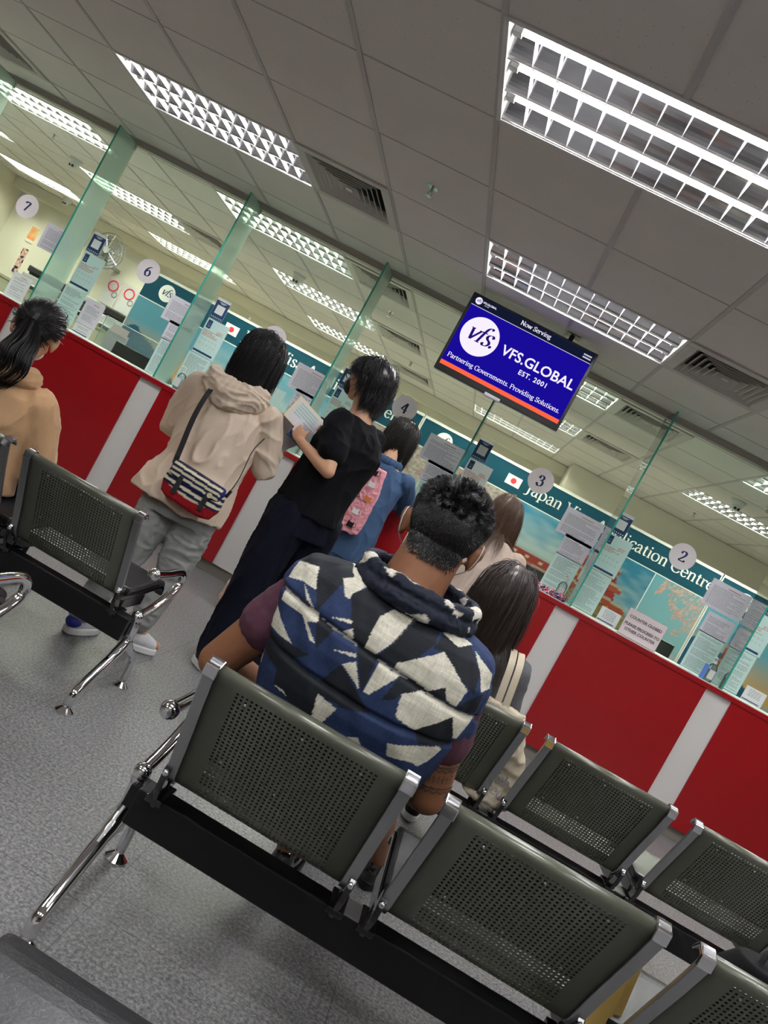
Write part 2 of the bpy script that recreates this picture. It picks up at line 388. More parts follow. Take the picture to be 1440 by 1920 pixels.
g('m', .84, l_((.12, 0), (.12, .49)), c_((.12, .36), (.2, .48), (.32, .49), (.40, .4), (.40, .2), (.40, 0)), c_((.40, .36), (.5, .48), (.6, .49), (.69, .4), (.69, .2), (.69, 0)), serifs=((.12, .01, .18), (.40, .01, .18), (.69, .01, .18), (.08, .48, .1)))
g('n', .56, l_((.12, 0), (.12, .49)), c_((.12, .36), (.22, .48), (.34, .49), (.42, .4), (.42, .2), (.42, 0)), serifs=((.12, .01, .18), (.42, .01, .18), (.08, .48, .1)))
g('o', .54, c_((.27, .5), (.12, .44), (.06, .25), (.12, .06), (.27, 0), (.42, .06), (.48, .25), (.42, .44), (.27, .5)))
g('p', .57, l_((.12, -.22), (.12, .49)), c_((.12, .38), (.25, .5), (.42, .44), (.49, .25), (.42, .05), (.27, 0), (.12, .08)), serifs=((.12, -.21, .2), (.08, .48, .1)))
g('r', .41, l_((.12, 0), (.12, .49)), c_((.12, .33), (.2, .46), (.35, .47)), serifs=((.13, .01, .2), (.08, .48, .1)), dots=((.35, .43),))
g('s', .42, c_((.34, .40), (.26, .5), (.13, .48), (.09, .38), (.16, .29), (.28, .22), (.34, .12), (.27, .01), (.14, 0), (.07, .1)))
g('t', .34, c_((.15, .63), (.15, .4), (.15, .12), (.2, .01), (.31, .05)), l_((.04, .48), (.28, .48)))
g('u', .56, c_((.12, .49), (.12, .12), (.2, .0), (.32, .02), (.41, .14)), l_((.41, .49), (.41, 0)), serifs=((.08, .48, .1), (.37, .48, .1), (.46, .01, .1)))
g('v', .52, l_((.08, .49), (.26, 0)), l_((.26, 0), (.44, .49)), serifs=((.08, .48, .18), (.44, .48, .16)))
g('w', .76, l_((.07, .49), (.22, 0)), l_((.22, 0), (.38, .49)), l_((.38, .49), (.53, 0)), l_((.53, 0), (.69, .49)), serifs=((.07, .48, .16), (.69, .48, .14)))
g('A', .72, l_((.08, 0), (.36, .74)), l_((.36, .74), (.64, 0)), l_((.18, .25), (.54, .25)), serifs=((.08, .01, .2), (.64, .01, .22)))
g('C', .70, c_((.62, .56), (.5, .73), (.3, .73), (.12, .6), (.07, .37), (.12, .14), (.3, .01), (.5, .02), (.63, .17)), l_((.62, .52), (.62, .74)))
g('G', .75, c_((.62, .56), (.5, .73), (.3, .73), (.12, .6), (.07, .37), (.12, .14), (.3, .01), (.5, .01), (.62, .08)), l_((.62, .0), (.62, .32)), l_((.62, .54), (.62, .74)), serifs=((.60, .32, .22),))
g('J', .42, c_((.22, .73), (.22, .3), (.22, .0), (.14, -.14), (.0, -.16)), serifs=((.22, .73, .24),))
g('N', .78, l_((.14, 0), (.14, .73)), l_((.14, .73), (.62, 0)), l_((.62, 0), (.62, .73)), serifs=((.14, .01, .2), (.11, .73, .18), (.62, .73, .2)))
g('P', .62, l_((.16, 0), (.16, .73)), c_((.16, .73), (.38, .73), (.54, .66), (.54, .44), (.38, .36), (.16, .36)), serifs=((.16, .01, .24), (.12, .73, .14)))
g('S', .54, c_((.45, .57), (.36, .73), (.18, .72), (.09, .56), (.2, .42), (.38, .32), (.46, .18), (.36, .02), (.18, .01), (.08, .16)), l_((.45, .55), (.45, .74)), l_((.08, 0), (.08, .2)))
g('V', .70, l_((.08, .73), (.35, 0)), l_((.35, 0), (.62, .73)), serifs=((.08, .73, .22), (.62, .73, .2)))
g('.', .22, dots=((.11, .05),))
g(',', .22, dots=((.11, .05),)); g(' ', .26)
g('2', .5, c_((.09, .54), (.14, .68), (.27, .73), (.4, .66), (.4, .5), (.28, .3), (.07, .05)), l_((.06, .04), (.45, .04)), l_((.44, .03), (.47, .16)), l_((.08, .035), (.44, .035)))
g('3', .5, c_((.09, .58), (.16, .71), (.3, .72), (.39, .6), (.32, .44), (.18, .38)), c_((.18, .39), (.36, .38), (.44, .22), (.38, .04), (.2, -.03), (.06, .06)), dots=((.10, .56), (.08, .08)))
g('4', .52, l_((.34, 0), (.34, .74)), l_((.34, .74), (.04, .22)), l_((.04, .22), (.48, .22)), serifs=((.34, .01, .18),))
g('5', .5, l_((.14, .7), (.43, .7)), l_((.14, .7), (.12, .4)), c_((.12, .4), (.28, .46), (.43, .36), (.44, .18), (.33, .01), (.15, 0), (.06, .1)), l_((.14, .68), (.43, .72)))
g('6', .52, c_((.42, .73), (.24, .62), (.1, .4), (.08, .18), (.18, .01), (.34, .0), (.45, .14), (.42, .34), (.28, .43), (.12, .3)))
g('7', .5, l_((.08, .7), (.45, .7)), l_((.44, .7), (.17, 0)), l_((.08, .69), (.09, .56)), l_((.1, .68), (.43, .68)))
def ink(mb, text, org, ex, ez, size, thick=.105, thin=.035, slant=0.0, adv=1.0, out=(0, -1, 0)):
    """lettering written from org along ex, height along ez; broad-nib strokes as thin raised ribbons"""
    org = V(org); ex = V(ex).normalized(); ez = V(ez).normalized(); out = V(out)
    def P(x, y): return org + ex * ((x + slant * y) * size) + ez * (y * size)
    x0 = 0.0
    for ch in text:
        a, st, ser, dots = G.get(ch, G[' '])
        for kind, pts in st:
            q = _cr(pts) if kind == 'c' else list(pts)
            L, Rr = [], []
            for i in range(len(q)):
                p0 = q[max(i - 1, 0)]; p1 = q[min(i + 1, len(q) - 1)]
                dx, dy = p1[0] - p0[0], p1[1] - p0[1]; d = math.hypot(dx, dy) or 1
                dx /= d; dy /= d; wd = (thin + (thick - thin) * min(1, abs(dy - .25 * dx)) ** 1.3) / 2
                L.append(P(x0 + q[i][0] - dy * wd, q[i][1] + dx * wd)); Rr.append(P(x0 + q[i][0] + dy * wd, q[i][1] - dx * wd))
            n = len(q); mb.add(L + Rr, [(i, i + 1, n + i + 1, n + i) for i in range(n - 1)])
        for (sx, sy, sw) in ser:
            h = thin * .55
            mb.quad(P(x0 + sx - sw / 2, sy - h), P(x0 + sx + sw / 2, sy - h), P(x0 + sx + sw / 2, sy + h), P(x0 + sx - sw / 2, sy + h))
        for (dx, dy) in dots:
            r = thick * .58; mb.add([P(x0 + dx + r * math.cos(2 * PI * k / 10), dy + r * math.sin(2 * PI * k / 10)) for k in range(10)], [tuple(range(10))])
        x0 += a * adv
    return x0 * size
def text_w(text, size, adv=1.0): return sum(G.get(ch, G[' '])[0] for ch in text) * size * adv
def sans(text, name, org, ex, ez, size, mt, par, bold=0.0, extr=.0003, spacing=1.0, align='LEFT'):
    cu = bpy.data.curves.new(name, 'FONT'); cu.body = text; cu.size = size; cu.extrude = extr; cu.offset = bold * size; cu.space_character = spacing; cu.align_x = align; cu.resolution_u = 3
    o = bpy.data.objects.new(name, cu); TMP.collection.objects.link(o)
    vl = TMP.view_layers[0]; vl.update(); dg = vl.depsgraph
    me = bpy.data.meshes.new_from_object(o.evaluated_get(dg)); bpy.data.objects.remove(o)
    me.materials.clear()
    ex = V(ex).normalized(); ez = V(ez).normalized(); M = Matrix((ex, ez, ex.cross(ez))).transposed().to_4x4(); M.translation = V(org)
    me.transform(M)
    return link(name, me, mt, par)
def paint_mesh(me, fn):
    at = me.color_attributes.new('paint', 'FLOAT_COLOR', 'POINT')
    buf = []
    for v in me.vertices:
        c = fn(v.co); buf += [c[0], c[1], c[2], 1.0]
    at.data.foreach_set('color', buf)
def print_grid(name, x0, x1, z0, z1, y, fn, par, step=.012, t=.0):
    """a printed sheet facing -Y: fine grid with the picture as print colours; fn(u,v) with u,v in 0..1"""
    nx = max(2, int((x1 - x0) / step)); nz = max(2, int((z1 - z0) / step))
    vs = [(x0 + (x1 - x0) * i / nx, y, z0 + (z1 - z0) * j / nz) for j in range(nz + 1) for i in range(nx + 1)]
    fs = [(j * (nx + 1) + i, j * (nx + 1) + i + 1, (j + 1) * (nx + 1) + i + 1, (j + 1) * (nx + 1) + i) for j in range(nz) for i in range(nx)]
    me = bpy.data.meshes.new(name); me.from_pydata(vs, [], fs); me.update()
    paint_mesh(me, lambda c: fn((c.x - x0) / (x1 - x0), (c.z - z0) / (z1 - z0)))
    return link(name, me, m_print, par)

# ------------------------------------------------------------------ the setting
XL, XR, YB, YK = -8.3, 5.2, -2.4, 10.95
def struct(name, mb, mt, **k):
    o = mb.build(name, mt, **k); o['kind'] = 'structure'; return o
struct('floor', MB().box((XL, YB, -.06), (XR, YK, 0)), m_floor)
struct('wall_back', MB().box((XL - .1, YK, 0), (XR + .1, YK + .1, H + .2)), m_wall)
struct('wall_left', MB().box((XL - .1, YB, 0), (XL, YK, H + .2)), m_wall)
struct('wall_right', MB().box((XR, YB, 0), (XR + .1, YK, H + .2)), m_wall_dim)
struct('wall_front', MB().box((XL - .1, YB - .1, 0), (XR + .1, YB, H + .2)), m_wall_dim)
# ceiling tiles with openings for lamps and vents
lamp_cells = [(i, j) for j in (-6, -3, 0, 3, 6, 9, 12) for i in (-12, -8, -4, 0, 4) if not (j <= 0 and i in (-12, -8)) and not (i == -4 and j == 0) and (i, j) != (4, 12)]
vent_cells = [(-2, 3), (2, 3), (-7, 4), (-2, 6), (2, 6), (2, 9), (-2, 9), (-2, 12), (-6, 9)]
holes = set()
for (i, j) in lamp_cells: holes |= {(i, j), (i + 1, j)}
for c in vent_cells: holes.add(c)
cm = MB()
i0, i1 = int((XL - GX) / .6) - 1, int((XR - GX) / .6) + 1
j0, j1 = int((YB - GY) / .6) - 1, int((YK - GY) / .6) + 1
for j in range(j0, j1):
    for i in range(i0, i1):
        if (i, j) in holes: continue
        x, y = GX + .6 * i, GY + .6 * j
        a = [max(x, XL), max(y, YB)]; b = [min(x + .6, XR), min(y + .6, YK)]
        if a[0] >= b[0] - .01 or a[1] >= b[1] - .01: continue
        cm.box((a[0], a[1], H), (b[0], b[1], H + .015))
struct('ceiling', cm, m_ceil)
gm = MB()
for i in range(i0 + 1, i1):
    x = GX + .6 * i
    if not XL < x < XR: continue
    # bars running away from the counter, interrupted where a lamp spans two modules
    j = j0
    while j < j1:
        if (i - 1, j) in holes and (i, j) in holes and any(li + 1 == i and lj == j for li, lj in lamp_cells): j += 1; continue
        gm.box((x - .0115, max(YB, GY + .6 * j), H - .005), (x + .0115, min(YK, GY + .6 * j + .6), H + .002)); j += 1
for j in range(j0 + 1, j1):
    y = GY + .6 * j
    if YB < y < YK: gm.box((XL, y - .0035, H - .0025), (XR, y + .0035, H + .002))
struct('trim_1', gm, m_tbar)
struct('trim_2', MB().box((XL, YG - .035, H - .045), (XR, YG + .035, H - .001)).box((XL, YG - .05, H - .012), (XR, YG + .05, H - .002)), m_hdr)
struct('trim_3', MB().box((.83, YK - .85, .002), (XR - .001, YK - .26, H - .006)), m_wall)
struct('trim_4', MB().box((XL + .001, YK - .25, H - .15), (XR - .001, YK - .002, H - .006)), m_wall)
d_ = struct('door_1', MB().box((-8.29, 8.6, 0.0), (-8.22, 9.9, 2.2)), M_('grey_door_frame', (.28, .29, .28), .5))
struct('trim_5', MB().box((-8.225, 8.75, 0.0), (-8.2, 9.75, 2.1)), M_('dark_grey_door', (.11, .12, .12), .4))

# ------------------------------------------------------------------ ceiling lamps
def make_lamp(tube_mt):
    t = empty('ceiling_light', (0, 0, H), 0, 'x', 'ceiling light', 'recessed louvred fluorescent lights')
    # local building in world coordinates around origin cell (0..1.2, 0..0.6), z = H
    W, D = 1.2, .6
    h = MB()
    h.box((0.012, .012, H + .10), (W - .012, D - .012, H + .104))
    for a, b in (((0.012, .012), (W - .012, .016)), ((0.012, D - .016), (W - .012, D - .012)), ((0.012, .012), (.016, D - .012)), ((W - .016, .012), (W - .012, D - .012))):
        h.box((a[0], a[1], H - .004), (b[0], b[1], H + .10))
    h.build('housing', m_frame_w, t)
    tr = MB()
    for a, b in (((0, 0), (W, .018)), ((0, D - .018), (W, D)), ((0, 0), (.018, D)), ((W - .018, 0), (W, D))): tr.box((a[0], a[1], H - .006), (b[0], b[1], H - .002))
    tr.build('trim_frame', m_frame_w, t)
    # three parabolic troughs
    lo = MB(); P0, P1 = .02, D - .02; pw = (P1 - P0) / 3; zb, zt = H + .0, H + .052
    for k in range(3):
        y0 = P0 + pw * k; y1 = y0 + pw; yc = (y0 + y1) / 2; hw = pw / 2
        for s_ in (-1, 1):
            prof = []
            for q in range(7):
                u = q / 6; prof.append((yc + s_ * (hw - .004 - (hw - .034) * u ** 1.7), zb + (zt - zb) * u))
            for q in range(6):
                (ya, za), (yb, zb_) = prof[q], prof[q + 1]
                lo.quad((.02, ya, za), (W - .02, ya, za), (W - .02, yb, zb_), (.02, yb, zb_))
        lo.box((.02, y0 - .0035 if k else y0, zb - .001), (W - .02, y0 + .0035, zb + .001))
    lo.box((.02, P1 - .004, zb - .001), (W - .02, P1, zb + .001))
    lo.build('louvre', m_lamp_h, t, smooth=False, fixn=False)
    bl = MB(); nb = 13
    for k in range(1, nb):
        x = .02 + (W - .04) * k / nb
        bl.add([(x - .0022, P0, zb + .026), (x + .0022, P0, zb + .026), (x, P0, zb), (x - .0022, P1, zb + .026), (x + .0022, P1, zb + .026), (x, P1, zb)], [(0, 1, 4, 3), (1, 2, 5, 4), (2, 0, 3, 5), (0, 2, 1), (3, 4, 5)])
    bl.build('cross_blades', m_blade, t)
    for k in range(3):
        yc = P0 + pw * (k + .5)
        MB().tube([(.05, yc, H + .045), (W - .05, yc, H + .045)], .0135, 10).build('tube', tube_mt, t, smooth=True)
        MB().box((.02, yc - .014, H + .026), (.05, yc + .014, H + .062)).build('tube_holder', m_frame_w, t)
        MB().box((W - .05, yc - .014, H + .026), (W - .02, yc + .014, H + .062)).build('tube_holder', m_frame_w, t)
    return t
lampA = make_lamp(m_tube); lampB = make_lamp(m_tubeb)
LN = {(0, 0): 'nearest ceiling light, its three bare tubes glaring at top right', (-4, 3): 'ceiling light with white glowing cells left of the upper square air vent', (0, 3): 'ceiling light above the hanging screen with grey louvre cells',
      (-8, 6): 'ceiling light just behind the glass at far upper left', (-4, 6): 'ceiling light just behind the glass, between the second and third fins', (0, 6): 'ceiling light behind the glass right of the hanging screen',
      (-4, 9): 'ceiling light behind glass in second row above desk five, dome camera beside it', (-8, 9): 'ceiling light behind glass in second row above number disc six', (0, 9): 'ceiling light partly hidden below the hanging screen behind glass',
      (4, 9): 'ceiling light behind glass at right edge by the dome camera', (4, 6): 'ceiling light at right edge just behind the glass, only its corner in view', (-8, 12): 'farthest row ceiling light above disc six near the back wall',
      (-4, 12): 'farthest row ceiling light left of the person in black', (0, 12): 'farthest row ceiling light under the hanging screen, seen as a thin strip', (-12, 12): 'farthest row ceiling light above number disc seven'}
for n_, (i, j) in enumerate(lamp_cells):
    src = lampA if j <= 3 else lampB
    first = (i, j) in ((0, 0), (0, 6))
    o = src if first else copy_tree(src)
    o.location = (GX + .6 * i, GY + .6 * j, H)
    o['label'] = LN.get((i, j), 'recessed ceiling light over the waiting area, row %d from counter, place %d' % ((3 - j) // 3, (i + 12) // 4)); o['category'] = 'ceiling light'
# ------------------------------------------------------------------ vents, sprinklers, cameras
def make_vent():
    t = empty('air_vent', (0, 0, H), 0, 'x', 'vent', 'square ceiling air vents')
    S = .6; f = MB()
    k = .055
    for a, b in (((0, 0), (S, k)), ((0, S - k), (S, S)), ((0, k), (k, S - k)), ((S - k, k), (S, S - k))): f.box((a[0], a[1], H - .012), (b[0], b[1], H - .002))
    f.build('frame', m_vent, t, bevel=.003)
    MB().box((k, k, H + .05), (S - k, S - k, H + .055)).build('duct', m_dark, t)
    v = MB(); n = 6
    for q in range(n):
        a = k + .002 + q * .036; b = a + .034; c0 = S - a; c1 = S - b
        # sloping square cone ring: lower outer edge, higher inner edge
        hi_ = [(b, b), (c1, b), (c1, c1), (b, c1)]; lo_ = [(a, a), (c0, a), (c0, c0), (a, c0)]
        for t_ in (0, .003):
            vs = [(x, y, H + .034 + t_) for x, y in hi_] + [(x, y, H - .010 + t_) for x, y in lo_]
            v.add(vs, [(0, 1, 5, 4), (1, 2, 6, 5), (2, 3, 7, 6), (3, 0, 4, 7)])
        v.add([(x, y, H - .010) for x, y in lo_] + [(x + (-.004 if x < S / 2 else .004), y + (-.004 if y < S / 2 else .004), H - .010) for x, y in lo_], [(0, 1, 5, 4), (1, 2, 6, 5), (2, 3, 7, 6), (3, 0, 4, 7)])
    v.box((S / 2 - .022, S / 2 - .022, H - .010), (S / 2 + .022, S / 2 + .022, H - .006))
    v.build('louvre_vanes', m_vent, t, fixn=False)
    return t
vent = make_vent()
VN = {(-2, 3): 'square air vent at the right end of the cell-lit ceiling light, upper middle', (2, 3): 'large square air vent at right edge above the counter', (-7, 4): 'dark slatted air vent cut by the top left corner',
      (-2, 6): 'air vent just behind the glass left of the hanging screen', (2, 6): 'air vent just behind the glass over counter two', (2, 9): 'air vent behind glass in the second row over disc three',
      (-2, 9): 'air vent behind glass above the head of the person in black', (-2, 12): 'farthest air vent near the back wall behind the person in black', (-6, 9): 'air vent behind glass between discs six and seven'}
for q, c in enumerate(vent_cells):
    o = vent if q == 0 else copy_tree(vent)
    o.location = (GX + .6 * c[0], GY + .6 * c[1], H); o['label'] = VN[c]
def make_sprinkler():
    t = empty('sprinkler', (0, 0, H), 0, 'x', 'sprinkler', 'ceiling sprinkler heads')
    MB().tube([(0, 0, H - .006), (0, 0, H)], .03, 16).build('rosette', m_chrome, t)
    MB().tube([(0, 0, H - .03), (0, 0, H - .006)], .008, 8).tube([(-.012, 0, H - .03), (-.008, 0, H - .045), (0, 0, H - .05), (.008, 0, H - .045), (.012, 0, H - .03)], .0025, 6).build('body', m_steel, t)
    MB().tube([(0, 0, H - .053), (0, 0, H - .05)], .018, 12).build('deflector', m_chrome, t)
    return t
spr = make_sprinkler()
SP = [((-.959, 3.835), 'chrome sprinkler head on the near ceiling right of the upper vent'), ((-1.543, 7.0), 'sprinkler behind glass above the person in black, below the vent'), ((-1.48, 9.0), 'sprinkler behind glass left of the hanging screen near back wall'),
      ((2.2, 9.1), 'sprinkler behind glass above number disc two'), ((2.2, 6.945), 'sprinkler behind glass cut by the right edge'), ((-5.197, 6.894), 'sprinkler behind glass at far left above number disc seven'), ((-3.9, 8.7), 'sprinkler behind glass above number disc six')]
for q, (p, lb) in enumerate(SP):
    o = spr if q == 0 else copy_tree(spr)
    o.location = (p[0], p[1], H + .004); o['label'] = lb
def make_cam():
    t = empty('dome_camera', (0, 0, H), 0, 'x', 'security camera', 'ceiling security cameras')
    MB().tube([(0, 0, H - .055), (0, 0, H - .03), (0, 0, H)], [.05, .06, .075], 20).build('mount', m_plw, t, smooth=True)
    MB().ell((0, -.01, H - .065), .045).build('ball', m_plw, t, smooth=True)
    MB().ell((-.014, -.043, H - .085), .014).ell((.017, -.043, H - .085), .014).build('lens', m_plb, t, smooth=True)
    return t
cam_ = make_cam()
for q, (p, lb) in enumerate([((-2.625, 7.45), 'white dome camera behind glass above number disc five'), ((2.052, 7.3), 'white dome camera behind glass at right above number disc two'), ((-5.31, 7.5), 'white dome camera behind glass by the first glass fin'), ((-7.2, 10.4), 'white dome camera near back wall above number disc seven')]):
    o = cam_ if q == 0 else copy_tree(cam_)
    o.location = (p[0], p[1], H + .004); o['label'] = lb

# ------------------------------------------------------------------ hanging screen
def tv():
    x0, x1, z0, z1, y = -.676, .212, 1.985, 2.533, 4.95
    t = empty('hanging_screen', ((x0 + x1) / 2, y + .03, z0), 0, 'black framed hanging screen showing a deep blue queue display', 'screen')
    MB().box((x0, y, z0), (x1, y + .045, z1)).build('bezel', m_plb, t, bevel=.006)
    b = .02; sx0, sx1, sz0, sz1 = x0 + b, x1 - b, z0 + .042, z1 - .014; Y = y - .0008
    s = MB().quad((sx0, Y, sz0), (sx1, Y, sz0), (sx1, Y, sz1), (sx0, Y, sz1)).build('display', m_screen_blue, t)
    h = sz1 - sz0; w_ = sx1 - sx0; zt = sz1 - .13 * h
    MB().quad((sx0, Y - .0004, zt), (sx1, Y - .0004, zt), (sx1, Y - .0004, sz1), (sx0, Y - .0004, sz1)).build('title_bar', m_screen_dark, s)
    MB().quad((sx0, Y - .0006, zt - .0015), (sx1, Y - .0006, zt - .0015), (sx1, Y - .0006, zt + .0012), (sx0, Y - .0006, zt + .0012)).build('rule', m_screen_white, s)
    MB().quad((sx0, Y - .0004, sz0), (sx1, Y - .0004, sz0), (sx1, Y - .0004, sz0 + .028), (sx0, Y - .0004, sz0 + .028)).build('ticker', m_screen_or, s)
    def disc(cx, cz, r, nm, mt, yy, par): return MB().add([(cx + r * math.cos(2 * PI * k / 48), yy, cz + r * math.sin(2 * PI * k / 48)) for k in range(48)], [tuple(range(48))]) or 0
    def mkdisc(cx, cz, r, nm, mt, yy, par):
        q = MB(); q.add([(cx + r * math.cos(2 * PI * k / 48), yy, cz + r * math.sin(2 * PI * k / 48)) for k in range(48)], [tuple(range(48))]); return q.build(nm, mt, par)
    cx, cz, r = sx0 + .150, sz0 + .262, .127
    mkdisc(cx, cz, r, 'logo_disc', m_screen_white, Y - .0006, s)
    q = MB(); ink(q, 'vfs.', (cx - .095, Y - .0012, cz - .038), (1, 0, 0), (0, 0, 1), .155, .11, .03, slant=.32, adv=.83); q.build('logo_lettering', m_screen_ink, s)
    mkdisc(sx0 + .036, zt + .036, .023, 'small_logo_disc', m_screen_white, Y - .0008, s)
    q = MB(); ink(q, 'vfs.', (sx0 + .019, Y - .0012, zt + .029), (1, 0, 0), (0, 0, 1), .028, .13, .05, slant=.32, adv=.83); q.build('logo_lettering', m_screen_ink, s)
    sans('VFS.GLOBAL', 'headline', (sx0 + .315, Y - .0012, sz0 + .228), (1, 0, 0), (0, 0, 1), .0925, m_screen_white, s, bold=.016, spacing=1.0)
    sans('EST. 2001', 'subheading', (sx0 + .475, Y - .0012, sz0 + .165), (1, 0, 0), (0, 0, 1), .044, m_screen_white, s, bold=.02, spacing=1.15)
    sans('VFS.GLOBAL', 'small_heading', (sx0 + .064, Y - .0012, zt + .034), (1, 0, 0), (0, 0, 1), .0175, m_screen_white, s, bold=.02)
    sans('EST. 2001', 'small_heading', (sx0 + .082, Y - .0012, zt + .022), (1, 0, 0), (0, 0, 1), .008, m_screen_white, s)
    wt = text_w('Partnering Governments. Providing Solutions.', 1.0); sz = (w_ - .045) / wt
    q = MB(); ink(q, 'Partnering Governments. Providing Solutions.', (sx0 + .02, Y - .0012, sz0 + .062), (1, 0, 0), (0, 0, 1), sz, .115, .05); q.build('slogan', m_screen_white, s)
    q = MB(); ink(q, 'Now Serving', (sx0 + w_ * .5 - .085, Y - .0012, zt + .024), (1, 0, 0), (0, 0, 1), .038, .115, .05); q.build('caption', m_screen_white, s)
    q = MB()
    for k in range(2):
        for a in range(9): q.box((sx1 - .065 + a * .0062, Y - .001, zt + .018 + k * .018), (sx1 - .061 + a * .0062, Y - .0008, zt + .027 + k * .018))
    q.build('clock_line', m_screen_white, s)
    MB().box(((x0 + x1) / 2 - .075, y - .006, z0 - .010), ((x0 + x1) / 2 + .035, y + .02, z0 + .012)).build('control_strip', m_plg, t, bevel=.004)
    MB().box((-.03, y + .045, 2.2), (.05, y + .08, 2.45)).tube([(.01, y + .075, 2.3), (.01, y + .075, H)], .016, 12).box((-.04, y + .03, H - .006), (.06, y + .12, H)).build('ceiling_bracket', m_plb, t)
tv()

# ------------------------------------------------------------------ counter
X0, X1 = -6.9, 4.9
ctr = empty('service_counter', ((X0 + X1) / 2, YF + .3, 0), 0, 'long red service counter with white vertical stripes and grey plinth', 'counter')
SX, SW = -2.5833, .1847
ks = range(-4, 7)
edges = []
for k in ks: edges.append((SX + k * BAY, SX + k * BAY + SW))
prev = X0
for (a, b) in edges:
    if a > X1: break
    if a > prev + .01: MB().box((prev, YF, .085), (a, YF + .03, CT - .035)).build('red_panel', m_red, ctr, bevel=.0015)
    MB().box((a, YF + .012, .085), (b, YF + .03, CT - .037)).build('white_stripe', m_white_l, ctr)
    prev = b
MB().box((prev, YF, .085), (X1, YF + .03, CT - .035)).build('red_panel', m_red, ctr, bevel=.0015)
MB().box((X0, YF - .006, CT - .037), (X1, YF + .05, CT - .003)).build('top_edging', m_red, ctr, bevel=.002)
MB().box((X0, YF + .0, CT - .003), (X1, YF + .62, CT + .002)).build('worktop', m_top, ctr)
MB().box((X0, YF + .045, 0), (X1, YF + .06, .085)).build('plinth', m_base, ctr)
MB().box((X0, YF + .03, .085), (X1, YF + .05, CT - .037)).build('carcass', m_dark, ctr)
MB().box((X0, YF + .62, .70), (X1, YF + 1.05, .735)).build('clerk_desk_top', m_white_l, ctr)

# glass panes and fins
fin_no = {-2: 'leftmost glass fin, cut by the left edge', -1: 'second glass fin, between counters seven and six', 0: 'third glass fin, between counters six and five', 1: 'glass fin between counters five and four', 2: 'glass fin under the hanging screen, between counters four and three', 3: 'glass fin between counters three and two', 4: 'glass fin right of counter two at right edge'}
for k in range(-2, 5):
    x = FX + k * BAY
    t = empty('glass_fin', (x, YF + .03, CT), 0, fin_no.get(k, 'green glass fin outside the view'), 'glass panel', 'glass fins on the counter')
    b = MB(); b.cur = 0
    y0, y1, z0, z1, h = YF + .004, YG - .006, CT + .003, 2.552, .006
    b.quad((x - h, y0, z0), (x - h, y1, z0), (x - h, y1, z1), (x - h, y0, z1)); b.quad((x + h, y0, z0), (x + h, y1, z0), (x + h, y1, z1), (x + h, y0, z1))
    b.build('pane', m_fin, t, fixn=False)
    e = MB(); e.box((x - h - .0003, y0 - .002, z0), (x + h + .0003, y0 + .002, z1)).box((x - h, y0 + .002, z1), (x + h, y1, z1 + .002)); e.build('polished_edge', m_edge, t)
    MB().box((x - .012, YG - .02, CT + .004), (x + .012, YG - .006, CT + .05)).box((x - .012, YG - .02, 2.50), (x + .012, YG - .006, 2.54)).build('clamp', m_steel, t)
bays = {-2: 7, -1: 6, 0: 5, 1: 4, 2: 3, 3: 2, 4: 1}
NUMW = {7: 'seven', 6: 'six', 5: 'five', 4: 'four', 3: 'three', 2: 'two', 1: 'one'}
for k in range(-2, 5):
    x = FX + k * BAY; nm = NUMW.get(bays.get(k), None)
    lb = 'clear glass screen of counter %s' % nm if nm else 'clear glass screen beyond the picture, bay %d' % k
    o = MB().box((x + .003, YG - .004, CT + .004), (x + BAY - .003, YG + .004, H - .045)).build('glass_screen', m_glass)
    tag(o, lb, 'glass panel', 'glass screens over the counter')
# number discs
for k, n in bays.items():
    if n == 1: continue
    cx, cz = FX + k * BAY + .561, 1.735
    t = empty('number_disc', (cx, YG - .0062, cz), 0, 'round pale disc on the glass with the numeral %d' % n, 'sign', 'counter number discs')
    q = MB(); N = 56
    for yy, rr in ((YG - .0062, .0945), (YG - .0045, .0945)): q.add([(cx + rr * math.cos(2 * PI * a / N), yy, cz + rr * math.sin(2 * PI * a / N)) for a in range(N)], [tuple(range(N))])
    q.add([(cx + .0945 * math.cos(2 * PI * a / N), yy, cz + .0945 * math.sin(2 * PI * a / N)) for yy in (YG - .0062, YG - .0045) for a in range(N)], [(a, (a + 1) % N, N + (a + 1) % N, N + a) for a in range(N)])
    q.build('disc', m_disc, t)
    s = MB(); sz = .104; ink(s, str(n), (cx - .25 * sz, YG - .0068, cz - .36 * sz), (1, 0, 0), (0, 0, 1), sz, .15, .05); s.build('numeral', m_ink, t)

